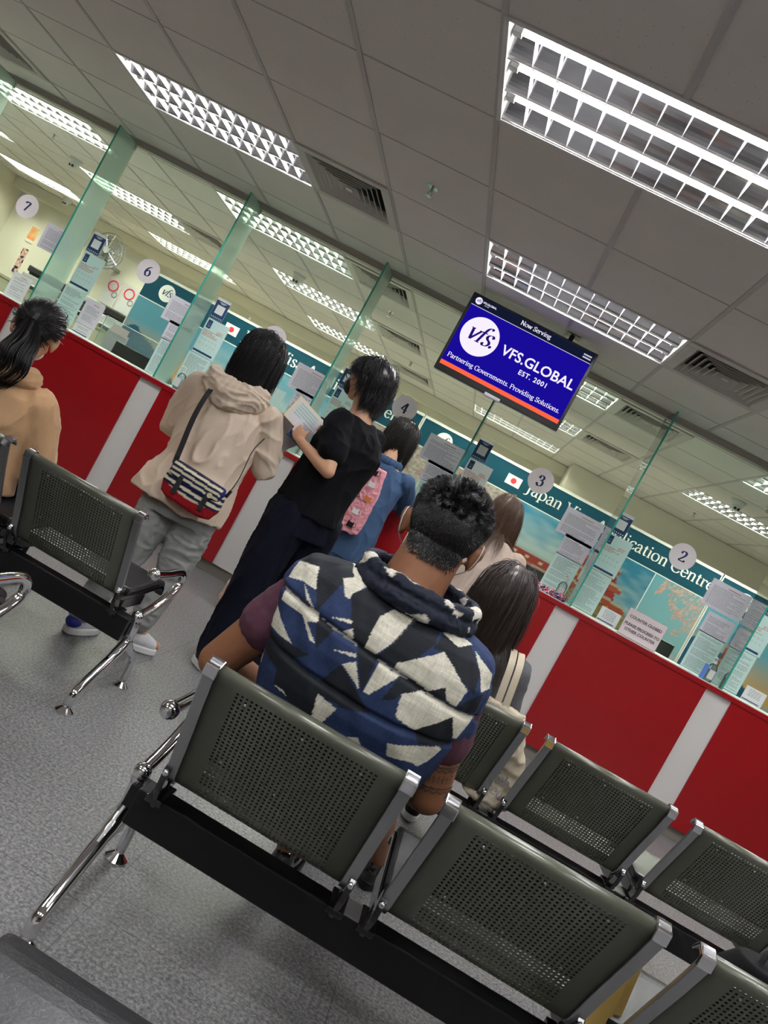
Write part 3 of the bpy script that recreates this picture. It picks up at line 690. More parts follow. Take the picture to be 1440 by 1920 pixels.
# sheets of paper on the glass
YS = YG - .0052
def sheet(x0, z0, w_, h_, kind, label, mt=None, y=YS, cat='notice', grp=None):
    t = empty('paper_notice', (x0 + w_ / 2, y, z0), 0, label, cat, grp)
    MB().box((x0, y, z0), (x0 + w_, y + .0006, z0 + h_)).build('sheet', mt or m_paper, t)
    yy = y - .0005; rnd = random.Random(int(x0 * 977) + int(z0 * 331)); x1, z1 = x0 + w_, z0 + h_
    def lines(xa, xb, za, zb, st, mt_, nm='printed_text', th=.42, ragged=True):
        q = MB(); z = zb
        while z > za:
            if rnd.random() > .12:
                x = xa
                xe = xb if not ragged else xa + (xb - xa) * (rnd.choice([1, 1, .95, .6, .8]))
                while x < xe:
                    L = rnd.uniform(.006, .022); q.quad((x, yy, z - st * th), (min(x + L, xe), yy, z - st * th), (min(x + L, xe), yy, z), (x, yy, z)); x += L + st * .35
            z -= st
        if q.v: q.build(nm, mt_, t, fixn=False)
    if kind == 'card':      # navy card with a pale square
        MB().quad((x0 + .001, yy, z0 + .001), (x1 - .001, yy, z0 + .001), (x1 - .001, yy, z1 - .022), (x0 + .001, yy, z1 - .022)).build('navy_field', m_navy, t)
        cx = (x0 + x1) / 2; cz = z0 + h_ * .46; a = w_ * .30
        MB().quad((cx - a, yy - .0003, cz - a), (cx + a, yy - .0003, cz - a), (cx + a, yy - .0003, cz + a), (cx - a, yy - .0003, cz + a)).build('white_square', m_textw, t)
        q = MB()
        for k in range(6):
            c = x0 + w_ * (.14 + .145 * k); q.add([(c + .0045 * math.cos(2 * PI * m_ / 10), yy - .0003, z0 + .014 + .0045 * math.sin(2 * PI * m_ / 10)) for m_ in range(10)], [tuple(range(10))])
        for r_, wd in ((0, .5), (1, .28)): q.quad((cx - w_ * wd / 2, yy - .0003, z1 - .034 - r_ * .008), (cx + w_ * wd / 2, yy - .0003, z1 - .034 - r_ * .008), (cx + w_ * wd / 2, yy - .0003, z1 - .030 - r_ * .008), (cx - w_ * wd / 2, yy - .0003, z1 - .030 - r_ * .008))
        q.build('printed_dots', m_textw, t)
    elif kind == 'notice':
        MB().quad((x0 + .012, yy, z1 - .078), (x0 + .05, yy, z1 - .078), (x0 + .05, yy, z1 - .012), (x0 + .012, yy, z1 - .012)).build('navy_emblem', m_navy, t)
        q = MB(); 
        for a in (-1, 1): q.add([(x0 + .031 + a * .002, yy - .0003, z1 - .05), (x0 + .031 + a * .010, yy - .0003, z1 - .034), (x0 + .031 + a * .006, yy - .0003, z1 - .046)], [(0, 1, 2)])
        q.quad((x0 + .022, yy - .0003, z1 - .062), (x0 + .040, yy - .0003, z1 - .062), (x0 + .040, yy - .0003, z1 - .059), (x0 + .022, yy - .0003, z1 - .059)); q.build('emblem_mark', m_textw, t)
        lines(x0 + .012, x1 - .05, z1 - .135, z1 - .092, .010, m_inkr, 'red_text'); lines(x1 - .075, x1 - .02, z1 - .092, z1 - .07, .009, m_inkr, 'red_text')
        q = MB()
        for r_ in range(2):
            for c in range(5):
                cx, cz = x0 + .03 + c * .03, z1 - .165 - r_ * .036; q.add([(cx + .007 * math.cos(2 * PI * m_ / 8), yy, cz + .007 * math.sin(2 * PI * m_ / 8)) for m_ in range(8)] + [(cx + .0055 * math.cos(2 * PI * m_ / 8), yy, cz + .0055 * math.sin(2 * PI * m_ / 8)) for m_ in range(8)], [(m_, (m_ + 1) % 8, 8 + (m_ + 1) % 8, 8 + m_) for m_ in range(8)])
        q.build('icons', m_inkt, t)
        MB().quad((x0 + .004, yy, z0 + .012), (x1 - .02, yy, z0 + .012), (x1 - .02, yy, z0 + .028), (x0 + .004, yy, z0 + .028)).build('navy_bar', m_navy, t)
    elif kind == 'letter':
        q = MB(); q.quad((x0 + w_ * .42, yy, z1 - .028), (x0 + w_ * .74, yy, z1 - .028), (x0 + w_ * .74, yy, z1 - .023), (x0 + w_ * .42, yy, z1 - .023)); q.build('heading', m_inkr, t)
        lines(x0 + .025, x1 - .025, z0 + .02, z1 - .04, .0088, m_inkt)
    elif kind == 'form':
        lines(x0 + .02, x1 - .03, z0 + .02, z1 - .03, .0105, m_inkt)
        MB().quad((x1 - .055, yy, z0 + .03), (x1 - .025, yy, z0 + .03), (x1 - .025, yy, z0 + .045), (x1 - .055, yy, z0 + .045)).build('pink_stamp', m_paperp, t)
    elif kind == 'long':
        lines(x0 + .018, x1 - .018, z0 + .015, z1 - .02, .0095, m_inkt)
    elif kind == 'small':
        lines(x0 + .03, x1 - .03, z0 + .03, z1 - .015, .011, m_inkt, ragged=False)
        MB().quad((x0 + .004, yy, z0 + .006), (x1 - .02, yy, z0 + .006), (x1 - .02, yy, z0 + .013), (x0 + .004, yy, z0 + .013)).build('navy_bar', m_navy, t)
    return t
for k, n in bays.items():
    x = FX + k * BAY; N = NUMW[n]
    if n == 7:
        sheet(x + .72, 1.05, .17, .20, 'letter', 'white letter low on the glass of counter seven, beside the second fin', m_paper)
        sheet(x + .78, 1.50, .28, .21, 'letter', 'pale sheet high on the glass of counter seven, left of the second fin', m_paperl)
        continue
    sheet(x + .03, 1.652, .113, .165, 'card', 'small navy card with a white square, top of the papers on glass %s' % N)
    sheet(x + .034, 1.36, .19, .285, 'notice', 'notice with navy emblem and navy bar under the card on glass %s' % N, m_paperg if n != 3 else m_paper)
    sheet(x + .022, 1.058, .19, .298, 'long', 'long pale green text sheet right above the counter, left side of glass %s' % N, m_paperg)
    if n == 6:
        sheet(x + .232, 1.135, .165, .20, 'letter', 'white letter beside the long sheets on glass six', m_paperl)
        sheet(x + .235, 1.052, .155, .078, 'small', 'small white card with a black line at the foot of glass six')
    if n in (2, 1): sheet(x + .245, 1.055, .15, .105, 'small', 'small white card with a dark bar at the foot of glass %s' % N)
    if n != 1:
        sheet(x + BAY - .305, 1.47 if n != 2 else 1.51, .295, .2, 'letter', 'large white letter high at the right of glass %s' % N, m_paperl)
        sheet(x + BAY - .225, 1.335, .205, .155, 'form', 'white form with a pink stamp under the large letter on glass %s' % N, m_paperl)
        sheet(x + BAY - .22, 1.056, .195, .285, 'long', 'long greenish text sheet low at the right of glass %s' % N, m_paperg)
    if n == 5: sheet(x + BAY - .42, 1.21, .14, .21, 'blank', 'blank bluish sheet left of the letters on glass five', m_paperg)
# closed sign
cs = empty('closed_sign', (1.41, 5.5, CT), 0, 'pink card in acrylic stand saying the counter is closed, before disc two', 'sign')
MB().box((1.266, 5.50, CT + .003), (1.546, 5.503, 1.243)).build('card', m_paperp, cs)
MB().box((1.262, 5.5035, CT + .003), (1.550, 5.5055, 1.247)).box((1.262, 5.50, CT + .003), (1.550, 5.56, CT + .006)).build('acrylic_stand', m_clear, cs)
for z, s in ((1.183, 'COUNTER CLOSED'), (1.127, 'PLEASE PROCEED TO'), (1.09, 'OTHER COUNTER')):
    sans(s, 'printed_text', (1.406, 5.4988, z), (1, 0, 0), (0, 0, 1), .0275, M_('dark_grey_lettering', (.10, .09, .11), .7), cs, bold=.03, align='CENTER')

# ------------------------------------------------------------------ display boards behind the glass
def mixc(a, b, t): t = max(0, min(1, t)); return tuple(a[i] * (1 - t) + b[i] * t for i in range(3))
def nz(u, v, s, o=0): return noise.noise(V((u * s + o, v * s - o, o * .37)))
def dim(fn, k=.56): return lambda u, v: tuple(q * k for q in fn(u, v))
def p_fuji(u, v):
    sky = mixc((.85, .52, .22), (.16, .44, .60), (v - .25) * 2.2)
    ridge = .62 - abs(u - .15) * .75 + nz(u, .1, 6) * .05
    if v < ridge: return mixc((.015, .09, .19), (.03, .16, .28), nz(u, v, 14) + .5)
    if v < .16: return (.55, .6, .6)
    return sky
def p_redroof(u, v):
    if v > .48: return mixc((.60, .75, .78), (.08, .38, .62), (v - .5) * 2 + nz(u, v * 2.5, 5) * .45)
    if v > .34: return (.55, .62, .62) if v > .44 else ((.75, .70, .52) if (int(u * 16) % 3 == 1 and .37 < v < .41) else (.42, .06, .045))
    a = math.atan2(u - .1, .36 - v); k = int(a * 14) % 2
    return (.62, .56, .46) if k else (.50, .22, .18)
def p_orange(u, v):
    if v > .5: return mixc((.55, .72, .78), (.12, .42, .62), (v - .5) * 2 + nz(u, v * 2, 5) * .3)
    if v > .36: return (.62, .17, .08)
    return mixc((.5, .36, .2), (.22, .15, .08), nz(u, v, 22) + .5)
def p_grove(u, v):
    n = nz(u, v, 34) + .6 * nz(u, v, 75, 2)
    c = mixc((.40, .32, .29), (.74, .66, .62), n + .5)
    if nz(u, v, 12, 5) > .28: c = mixc(c, (.5, .16, .13), .5)
    if v < .35: c = mixc(c, (.10, .09, .05), (.35 - v) * 3)
    return c
def p_temple(u, v):
    sky = mixc((.42, .62, .70), (.04, .27, .45), v + nz(u, v * 3, 5) * .5)
    for (zc, hw, hh) in ((.80, .26, .045), (.60, .40, .05), (.40, .56, .05)):
        cx = .34; dz = v - zc + abs(u - cx) * .10
        if abs(dz) < hh and abs(u - cx) < hw: return (.52, .46, .36) if dz > hh * .3 else (.45, .09, .05)
    if abs(u - .34) < .22 + (.8 - v) * .35 and .30 < v < .80:
        if nz(u, v, 16, 3) > .32: return (.75, .5, .12)
        return mixc((.42, .04, .03), (.24, .03, .02), nz(u, v, 20) + .5)
    if v < .32: return mixc((.45, .36, .14), (.16, .13, .06), nz(u, v, 26) + .5)
    if v > .84 and abs(u - .34) < .18 and nz(u, v, 20, 1) > .05: return (.32, .42, .14)
    return sky
def p_cherry(u, v):
    c = mixc((.42, .70, .76), (.20, .52, .66), v)
    ridge = .42 - u * .38 + nz(u, 0, 9) * .05
    if v < ridge: c = mixc((.07, .07, .06), (.16, .13, .09), nz(u, v, 30) + .5)
    elif v < ridge + .12 - abs(u - .75) * .15 and u > .35: c = (.62, .66, .64)
    br = v > .95 - u * .42 + nz(u, v, 5, 4) * .5 or (v > .42 + abs(u - .8) * .9 and nz(u, v, 6, 8) > -.1)
    if br and v > .4:
        n = nz(u, v, 30, 9) + .5 * nz(u, v, 60, 3)
        if n > -.08: c = mixc((.68, .34, .31), (.82, .62, .56), n * 1.6 + .3)
    return c
def board(bx0, bx1, panels, label, flagtext=True):
    y = 7.2; t = empty('display_board', ((bx0 + bx1) / 2, y, 0), 0, label, 'display board', 'teal headed display boards behind the glass')
    MB().box((bx0, y, .35), (bx1, y + .03, 1.93)).box((bx0, y - .006, 1.905), (bx1, y + .03, 1.93)).build('frame', m_frame_w, t)
    MB().quad((bx0 + .01, y - .001, 1.655), (bx1 - .01, y - .001, 1.655), (bx1 - .01, y - .001, 1.905), (bx0 + .01, y - .001, 1.905)).build('banner', m_teal, t)
    x = bx0 + .01
    for (xe, fn, nm) in panels:
        print_grid('poster', x, xe - .008, .95, 1.645, y - .0012, dim(fn), t, .0125); x = xe
    for pair in (((-.001, 0),)): pass
    cx, cz = bx0 + .26, 1.785
    q = MB(); q.add([(cx + .085 * math.cos(2 * PI * k / 40), y - .002, cz + .085 * math.sin(2 * PI * k / 40)) for k in range(40)], [tuple(range(40))]); q.build('logo_disc', m_textw, t)
    q = MB(); ink(q, 'vfs.', (cx - .062, y - .003, cz - .025), (1, 0, 0), (0, 0, 1), .10, .11, .03, slant=.32, adv=.83); q.build('logo_lettering', m_ink, t)
    if flagtext and bx0 < 2:
        fx, fz = bx0 + .93, 1.725
        MB().quad((fx, y - .002, fz), (fx + .145, y - .002, fz), (fx + .145, y - .002, fz + .095), (fx, y - .002, fz + .095)).build('flag', m_textw, t)
        q = MB(); q.add([(fx + .0725 + .027 * math.cos(2 * PI * k / 30), y - .003, fz + .0475 + .027 * math.sin(2 * PI * k / 30)) for k in range(30)], [tuple(range(30))]); q.build('flag_disc', m_flagr, t)
        s = 'Japan Visa Application Centre'; W = 1.885; sz = W / text_w(s, 1.0)
        q = MB(); ink(q, s, (bx0 + 1.135, y - .003, 1.735), (1, 0, 0), (0, 0, 1), sz, .11, .045); q.build('lettering', m_textw, t)
    return t
board(-3.88, -.83, [(-2.92, p_fuji, ''), (-2.0, p_orange, ''), (-1.35, p_redroof, ''), (-.83, p_grove, '')], 'teal headed board with flag and mountain poster, left behind glass')
board(-.82, 2.22, [(.28, p_grove, ''), (1.02, p_redroof, ''), (1.705, p_temple, ''), (2.22, p_cherry, '')], 'teal headed board with red temple and cherry blossom posters, behind discs three and two')
board(2.23, 4.4, [(3.2, p_fuji, ''), (4.4, p_cherry, '')], 'teal headed board with blue mountain poster at the right edge', False)

# ------------------------------------------------------------------ things behind the glass at left
def shelf_stuff():
    t = empty('storage_shelf', (-5.0, 8.6, 0), 0, 'grey shelf unit behind glass six carrying office printers', 'shelf')
    MB().box((-6.3, 8.3, 1.16), (-4.0, 8.9, 1.19)).build('shelf_board', M_('olive_panel', (.33, .34, .22), .5), t)
    MB().box((-6.3, 8.32, .0), (-4.0, 8.9, 1.16)).build('cabinet_body', M_('olive_panel_dark', (.38, .39, .27), .5), t)
    for q, (x, lb, w_) in enumerate(((-5.65, 'grey office printer at left end of the shelf behind glass six', .44), (-5.12, 'black office printer with raised lid in middle of the shelf', .44), (-4.62, 'small dark printer beside the mountain poster board', .4))):
        p = empty('printer', (x, 8.55, 1.19), 0, lb, 'printer', 'printers on the back shelf')
        MB().box((x - w_ / 2, 8.36, 1.19), (x + w_ / 2, 8.8, 1.34)).build('body', m_plg if q != 1 else m_plb, p, bevel=.02)
        MB().box((x - w_ / 2 + .02, 8.38, 1.365), (x + w_ / 2 - .02, 8.78, 1.44)).build('scanner_lid', m_plb if q != 1 else m_plg, p, bevel=.015)
        MB().box((x - w_ / 2 + .05, 8.40, 1.34), (x + w_ / 2 - .05, 8.76, 1.365)).build('paper_slot', m_dark, p)
        MB().box((x - w_ / 3, 8.25, 1.23), (x + w_ / 3, 8.36, 1.245)).build('output_tray', m_plw, p)
    # wall fan
    f = empty('wall_fan', (-5.4, 8.95, 2.05), 0, 'round grey wall fan behind the papers of glass six', 'fan')
    q = MB()
    for r in (.06, .10, .14, .18, .22): q.tube([(-5.4 + r * math.cos(a * PI / 18), 8.9, 2.05 + r * math.sin(a * PI / 18)) for a in range(37)], .006, 6, False)
    for a in range(12): q.tube([(-5.4, 8.88, 2.05), (-5.4 + .22 * math.cos(a * PI / 6), 8.9, 2.05 + .22 * math.sin(a * PI / 6))], .003, 5)
    q.build('guard', m_steel, f); q = MB()
    for a in range(4):
        c, s = math.cos(a * PI / 2 + .3), math.sin(a * PI / 2 + .3); c2, s2 = math.cos(a * PI / 2 + 1.2), math.sin(a * PI / 2 + 1.2)
        q.add([(-5.4, 8.95, 2.05), (-5.4 + .19 * c, 8.93, 2.05 + .19 * s), (-5.4 + .2 * (c + c2) / 1.8, 8.95, 2.05 + .2 * (s + s2) / 1.8), (-5.4 + .17 * c2, 8.97, 2.05 + .17 * s2)], [(0, 1, 2, 3)])
    q.build('blades', m_plg, f, fixn=False); MB().tube([(-5.4, 8.86, 2.05), (-5.4, 9.0, 2.05)], .04, 14).build('hub', m_plg, f)
    MB().box((-5.43, 9.0, 1.9), (-5.37, 10.94, 1.94)).box((-5.43, 8.98, 1.9), (-5.37, 9.02, 2.08)).build('bracket_arm', m_steel, f)
    # notices with red rings
    for q, x in enumerate((-5.34, -5.10)):
        n = empty('ring_notice', (x, 9.3, 1.55), 0, 'cream wall notice with a red ring, %s of the pair above the printers' % ('left' if q == 0 else 'right'), 'notice', 'ring notices above the printers')
        MB().box((x - .105, 9.3, 1.48), (x + .105, 9.305, 1.84)).build('sheet', m_paper, n)
        for nm_, cx, cz, r, mt in (('red_ring', x - .01, 1.735, .065, m_flagr), ('grey_ring', x + .055, 1.64, .034, m_inkt)):
            g_ = MB(); g_.tube([(cx + r * math.cos(a * PI / 18), 9.298, cz + r * math.sin(a * PI / 18)) for a in range(37)], .009, 5, False); g_.build(nm_, mt, n)
    pw = MB().box((-6.6, 9.32, 0), (-3.6, 9.4, 2.2)).build('office_partition', m_wall); tag(pw, 'cream office partition wall behind the printers', 'partition')
    # colour posters by counter seven
    def p_orangep(u, v): return mixc((.8, .25, .08), (.75, .5, .25), nz(u, v, 3, 3) + v) if v > .2 else (.75, .68, .55)
    def p_pic(u, v):
        n = nz(u, v, 7, 11); return (.02, .02, .10) if n > .22 else ((.72, .45, .28) if n > .02 else mixc((.35, .12, .10), (.7, .62, .58), nz(u, v, 12, 6) + .5))
    for nm, x0, x1, z0, z1, fn, lb in (('wall_poster', -7.88, -7.64, 1.81, 2.06, p_orangep, 'orange and yellow poster on the back wall under disc seven'), ('wall_poster', -7.85, -7.50, 1.30, 1.71, p_pic, 'dark multicoloured picture poster on the back wall, below the orange one')):
        t_ = empty(nm, ((x0 + x1) / 2, YK - .012, z0), 0, lb, 'poster'); MB().box((x0 - .01, YK - .010, z0 - .01), (x1 + .01, YK - .001, z1 + .01)).build('backing', m_paper, t_)
        print_grid('picture', x0, x1, z0, z1, YK - .0115, fn, t_, .01)
shelf_stuff()
def monitor(x, y, z, w_, h_, lb):
    t = empty('monitor', (x, y, z), 0, lb, 'monitor', 'clerk monitors behind the glass')
    MB().box((x - w_ / 2, y - .012, z), (x + w_ / 2, y + .012, z + h_)).build('shell', m_plb, t, bevel=.004)
    MB().box((x - w_ / 2 + .01, y + .0125, z + .01), (x + w_ / 2 - .01, y + .0135, z + h_ - .01)).build('display', m_screen_off, t)
    MB().box((x - .03, y - .03, .737), (x + .03, y - .012, z + h_ / 2)).box((x - .1, y - .1, .736), (x + .1, y + .05, .75)).build('stand', m_plb, t)
monitor(-3.02, 6.05, .86, .42, .29, 'black monitor just above the counter behind glass six')
monitor(1.66, 6.05, .86, .30, .29, 'black monitor behind the pink closed sign')
monitor(.62, 6.05, .86, .34, .30, 'black monitor behind the striped scarf at glass three')
for x, lb in ((-3.2, 'clear acrylic divider with a pink note behind glass six'),):
    t = empty('acrylic_divider', (x, 6.3, .735), 0, lb, 'divider')
    MB().box((x - .35, 6.3, .735), (x + .25, 6.305, 1.30)).build('panel', m_clear, t)
    MB().tube([(x - .35, 6.302, .735), (x - .35, 6.302, 1.30), (x + .2, 6.302, 1.30), (x + .25, 6.302, 1.25), (x + .25, 6.302, .735)], .004, 6).build('rim', m_frame_w, t)
    MB().box((x - .28, 6.294, 1.02), (x - .08, 6.297, 1.22)).build('taped_sheet', m_paper, t); MB().box((x - .26, 6.291, 1.20), (x - .1, 6.2935, 1.27)).build('pink_note', m_paperp, t)

# hand sanitizer bottles, scarf
def sanitizer(x, y, lb, s=1.0):
    t = empty('sanitizer_bottle', (x, y, CT + .002), .3, lb, 'bottle', 'hand sanitizer bottles on the counter')
    z = CT + .002
    MB().tube([(x, y, z), (x, y, z + .004), (x, y, z + .10 * s), (x, y, z + .12 * s), (x, y, z + .13 * s)], [.028, .032, .032, .024, .012], 20).build('body', m_clear, t, smooth=True)
    MB().tube([(x, y, z + .004), (x, y, z + .085 * s)], .0285, 18).build('gel', M_('clear_gel', (.7, .78, .78), .2), t, smooth=True)
    MB().box((x - .02, y - .0345, z + .02), (x + .02, y - .0325, z + .085 * s)).build('front_label', m_plw, t)
    MB().tube([(x, y, z + .13 * s), (x, y, z + .15 * s)], .012, 12).tube([(x, y, z + .15 * s), (x, y, z + .175 * s)], .005, 8).tube([(x, y, z + .172 * s), (x - .02, y - .02, z + .175 * s), (x - .028, y - .028, z + .165 * s)], .006, 8).build('pump', m_plw, t)
sanitizer(-2.36, 5.50, 'clear pump sanitizer bottle beside the third fin, left of the cream jacket')
sanitizer(1.935, 5.50, 'pump sanitizer bottle with blue label by the fin right of counter two')
sanitizer(.80, 5.56, 'pale sanitizer bottle beside the striped scarf at counter three')
bl = MB().box((1.868, 5.464, CT + .004), (1.898, 5.468, CT + .11)); o = bl.build('blue_leaflet', M_('blue_print', (.1, .22, .62), .5)); tag(o, 'small blue and white leaflet leaning by the sanitizer at counter two', 'leaflet')
# crumpled scarf
def scarf_paint(c):
    n = noise.noise(c * 60); return (.55, .02, .07) if n > .12 else ((.03, .03, .12) if n < -.1 else (.75, .72, .74))
b = MB()
for i in range(14):
    a = i / 13; b.ell((.60 + .22 * a, 5.46 + .02 * math.sin(i * 2), CT + .018 + .012 * math.sin(i * 1.7)), (.03, .03, .022))
me = remesh(b, .004, 2, disp=wrinkle(.006, 45)); paint_mesh(me, scarf_paint); o = link('scarf', me, attr_mat('striped_knit', .8, bump=.4, bs=300), None, True); tag(o, 'crumpled red, navy and white scarf on the counter below disc three', 'scarf')

# ------------------------------------------------------------------ waiting benches
PROF = [(1.494, .684), (1.490, .694), (1.480, .700), (1.468, .699), (1.460, .692), (1.460, .680), (1.472, .655), (1.50, .60), (1.536, .535), (1.568, .475), (1.590, .430), (1.604, .402), (1.622, .384), (1.648, .376), (1.69, .374), (1.78, .378), (1.88, .387), (1.95, .392), (1.99, .387), (2.008, .372), (2.012, .352)]
SWD = .462
def bench(x0, dy, n, label, cells=None, left_frame=True, right_frame=False, skip=()):
    bx0 = x0 - .065; bx1 = x0 + n * .524 + .0
    t = empty('waiting_bench', ((bx0 + bx1) / 2, 1.65 + dy, 0), 0, label, 'bench', 'perforated steel waiting benches')
    MB().box((x0 - .036, 1.625 + dy, .243), (bx1, 1.685 + dy, .328)).build('beam', m_blackm, t, bevel=.004)
    prof = [V((0, y + dy, z)) for y, z in PROF]
    fine = smoothpath(prof, 3)
    for k in range(n):
        if k in skip: continue
        xa = x0 + k * .524; xb = xa + SWD; ia, ib = xa + .022, xb - .022
        # perforated sheet (UV in metres)
        nx = 2; vs = []; uv = []; d = 0
        for i, p in enumerate(fine):
            if i: d += (p - fine[i - 1]).length
            for q in range(nx): x = ia + (ib - ia) * q / (nx - 1); vs.append((x, p.y, p.z)); uv.append((x - xa, d))
        fs = [(i * nx + q, i * nx + q + 1, (i + 1) * nx + q + 1, (i + 1) * nx + q) for i in range(len(fine) - 1) for q in range(nx - 1)]
        me = bpy.data.meshes.new('seat_shell'); me.from_pydata(vs, [], fs); me.update()
        ul = me.uv_layers.new(name='UVMap')
        for lp in me.loops: ul.data[lp.index].uv = uv[lp.vertex_index]
        sh = link('seat_shell', me, m_perf, t, True)
        so = sh.modifiers.new('thick', 'SOLIDIFY'); so.thickness = .0016; so.offset = 0
        for xs in (xa + .013, xb - .013):
            MB().sweep_rect([(xs, p.y, p.z) for p in fine[2:37]], (1, 0, 0), .026, .012).build('side_trim', m_steel, sh, bevel=.002)
            MB().sweep_rect([(xs, p.y, p.z + .001) for p in fine[36:]], (1, 0, 0), .027, .016).build('seat_side_rail', m_blackg, sh, bevel=.002)
            MB().sweep_rect([(xs, 1.497 + dy, .686), (xs, 1.478 + dy, .705), (xs, 1.456 + dy, .695), (xs, 1.457 + dy, .672)], (1, 0, 0), .030, .008).build('top_cap', m_chrome, sh, bevel=.002)
        # pads on the front face
        pb = MB(); pts = []
        for (y, z) in PROF[6:10]: pts.append(V((0, y + dy + .022, z + .008)))
        pb.sweep_rect([(xa + SWD / 2, p.y, p.z) for p in smoothpath(pts, 3)], (1, 0, 0), SWD - .07, .028); pb.build('back_pad', m_pad, sh, bevel=.01)
        pb = MB(); pts = [V((0, y + dy, z + .018)) for (y, z) in PROF[14:18]] + [V((0, 2.0 + dy, .398)), V((0, 2.022 + dy, .375))]
        pb.sweep_rect([(xa + SWD / 2, p.y, p.z) for p in smoothpath(pts, 3)], (1, 0, 0), SWD - .012, .026); pb.build('seat_pad', m_pad, sh, bevel=.012, smooth=False)
        # pad screws on the back
        for fx_ in (.22, .5, .78):
            for zz in ((.655, 1.472), (.50, 1.556)): MB().ell((xa + SWD * fx_, zz[1] + dy - .001, zz[0]), (.0035, .002, .0035), nu=8, nv=6).build('pad_screw', m_steel, sh)
        for s_, xs in ((-1, xa + .006), (1, xb - .006)):
            br = MB(); br.tube([(xs - .008, 1.604 + dy, .405), (xs + .008, 1.604 + dy, .405)], .021, 16)
            br.sweep_rect([(xs, 1.598 + dy, .41), (xs, 1.606 + dy, .37), (xs, 1.63 + dy, .335), (xs, 1.65 + dy, .300)], (1, 0, 0), .014, .036)
            br.box((xs - .02, 1.612 + dy, .318), (xs + .02, 1.70 + dy, .334)); br.box((xs - .007, 1.66 + dy, .33), (xs + .007, 1.84 + dy, .372)); br.build('bracket', m_blackg, sh, bevel=.003)
            MB().ell((xs + .0, 1.582 + dy, .408), (.008, .006, .008), nu=12, nv=8).build('bolt', m_chrome, sh, smooth=True)
    def frame(x):
        A = lambda pts: [(x, y + dy, z) for y, z in pts]
        arm = MB(); arm.tube(smoothpath(A([(1.64, .508), (1.70, .504), (1.78, .500), (1.86, .500), (1.92, .492), (1.952, .462), (1.938, .425), (1.88, .388), (1.80, .356), (1.72, .337), (1.69, .332)]), 5), .0155, 14)
        arm.build('armrest', m_chrome, t, smooth=True)
        MB().ell((x, 1.632 + dy, .508), .0225).build('armrest_knob', m_chrome, t, smooth=True)
        MB().ell((x, 1.69 + dy, .332), .0215).tube(A([(1.69, .332), (1.705, .29), (1.716, .236)]), .018, 16).build('upright', m_chrome, t, smooth=True)
        MB().tube(smoothpath(A([(1.716, .238), (1.700, .214), (1.655, .178), (1.584, .134), (1.51, .086), (1.485, .062), (1.482, .028)]), 4), [.0185] * 8 + [.0165] * 17, 14).build('leg', m_chrome, t, smooth=True)
        MB().tube(smoothpath(A([(1.716, .238), (1.76, .195), (1.83, .155), (1.878, .115), (1.895, .07), (1.90, .028)]), 4), [.0185] * 8 + [.014] * 13, 14).build('leg', m_chrome, t, smooth=True)
        w_ = MB(); pl = [(1.70, .245), (1.60, .155), (1.70, .150), (1.79, .135), (1.80, .17), (1.76, .21)]
        for s_ in (-.003, .003): w_.add([(x + s_, y + dy, z) for y, z in pl], [tuple(range(len(pl)))])
        n_ = len(pl); w_.add([(x + s_, y + dy, z) for s_ in (-.003, .003) for y, z in pl], [(a, (a + 1) % n_, n_ + (a + 1) % n_, n_ + a) for a in range(n_)]); w_.build('web_plate', m_steel, t)
        for y in (1.482, 1.90): MB().tube([(x, y + dy, .0), (x, y + dy, .006), (x, y + dy, .022), (x, y + dy, .032)], [.031, .031, .012, .009], 22).build('foot_pad', m_chrome, t, smooth=False)
        MB().box((min(x, x0 - .03 if x < x0 else x), 1.655 + dy, .262), (max(x, x0 - .03 if x < x0 else x) + .004, 1.72 + dy, .312)).build('end_bracket', m_blackm, t)
    if left_frame: frame(x0 - .062)
    if right_frame: frame(x0 + n * .524 - .0)
    # spacer plates between seats on the beam
    for k in range(1, n):
        xs = x0 + k * .524 - .031; MB().box((xs - .02, 1.622 + dy, .329), (xs + .02, 1.69 + dy, .333)).build('beam_plate', m_steel, t)
    return t
bench(-.308, 0.0, 3, 'steel bench nearest the camera with the man in patterned vest')
bench(.035, 1.09, 3, 'steel bench before the right part of the counter, long haired girl on it')
bench(-1.385 - .524 * 2, .95, 3, 'steel bench at left with the ponytailed person in tan hoodie', left_frame=False, right_frame=True)
bench(-.945 - .524 * 3, .0, 3, 'nearer left bench of which only the chrome armrest shows at left edge', left_frame=False, right_frame=True)
bench(-.275, -1.035, 2, 'bench of the viewer, its black seat edge filling the lower left corner')
# ------------------------------------------------------------------ people
def skinm(name, c): return M_(name, c, .5, bump=.05, bs=120, var=.07, vs=14, spec=.35, sub=.05)
m_skin_b = skinm('brown_skin', (.24, .105, .052)); m_skin_t = skinm('light_skin', (.60, .34, .21)); m_skin_m = skinm('tan_skin', (.46, .25, .15))
m_hair_k = M_('black_hair', (.008, .0075, .0085), .36, spec=.5); m_hair_d = M_('dark_hair', (.017, .014, .013), .36, spec=.5); m_hair_br = M_('brown_hair', (.085, .042, .022), .4, spec=.5); m_hair_db = M_('dark_brown_hair', (.035, .022, .017), .36, spec=.5)
m_eyew = M_('eye_white', (.75, .73, .7), .2); m_iris = M_('dark_iris', (.02, .012, .008), .1); m_lip = M_('lips', (.42, .15, .12), .45)
m_maskw = M_('white_mask', (.75, .78, .8), .8); m_maskk = M_('black_mask', (.022, .022, .03), .75)
def frame_of(fwd, up=(0, 0, 1)):
    f = V(fwd).normalized(); r = f.cross(V(up)).normalized(); u = r.cross(f).normalized(); return r, f, u
def mat3(r, f, u): return Matrix((r, f, u)).transposed()
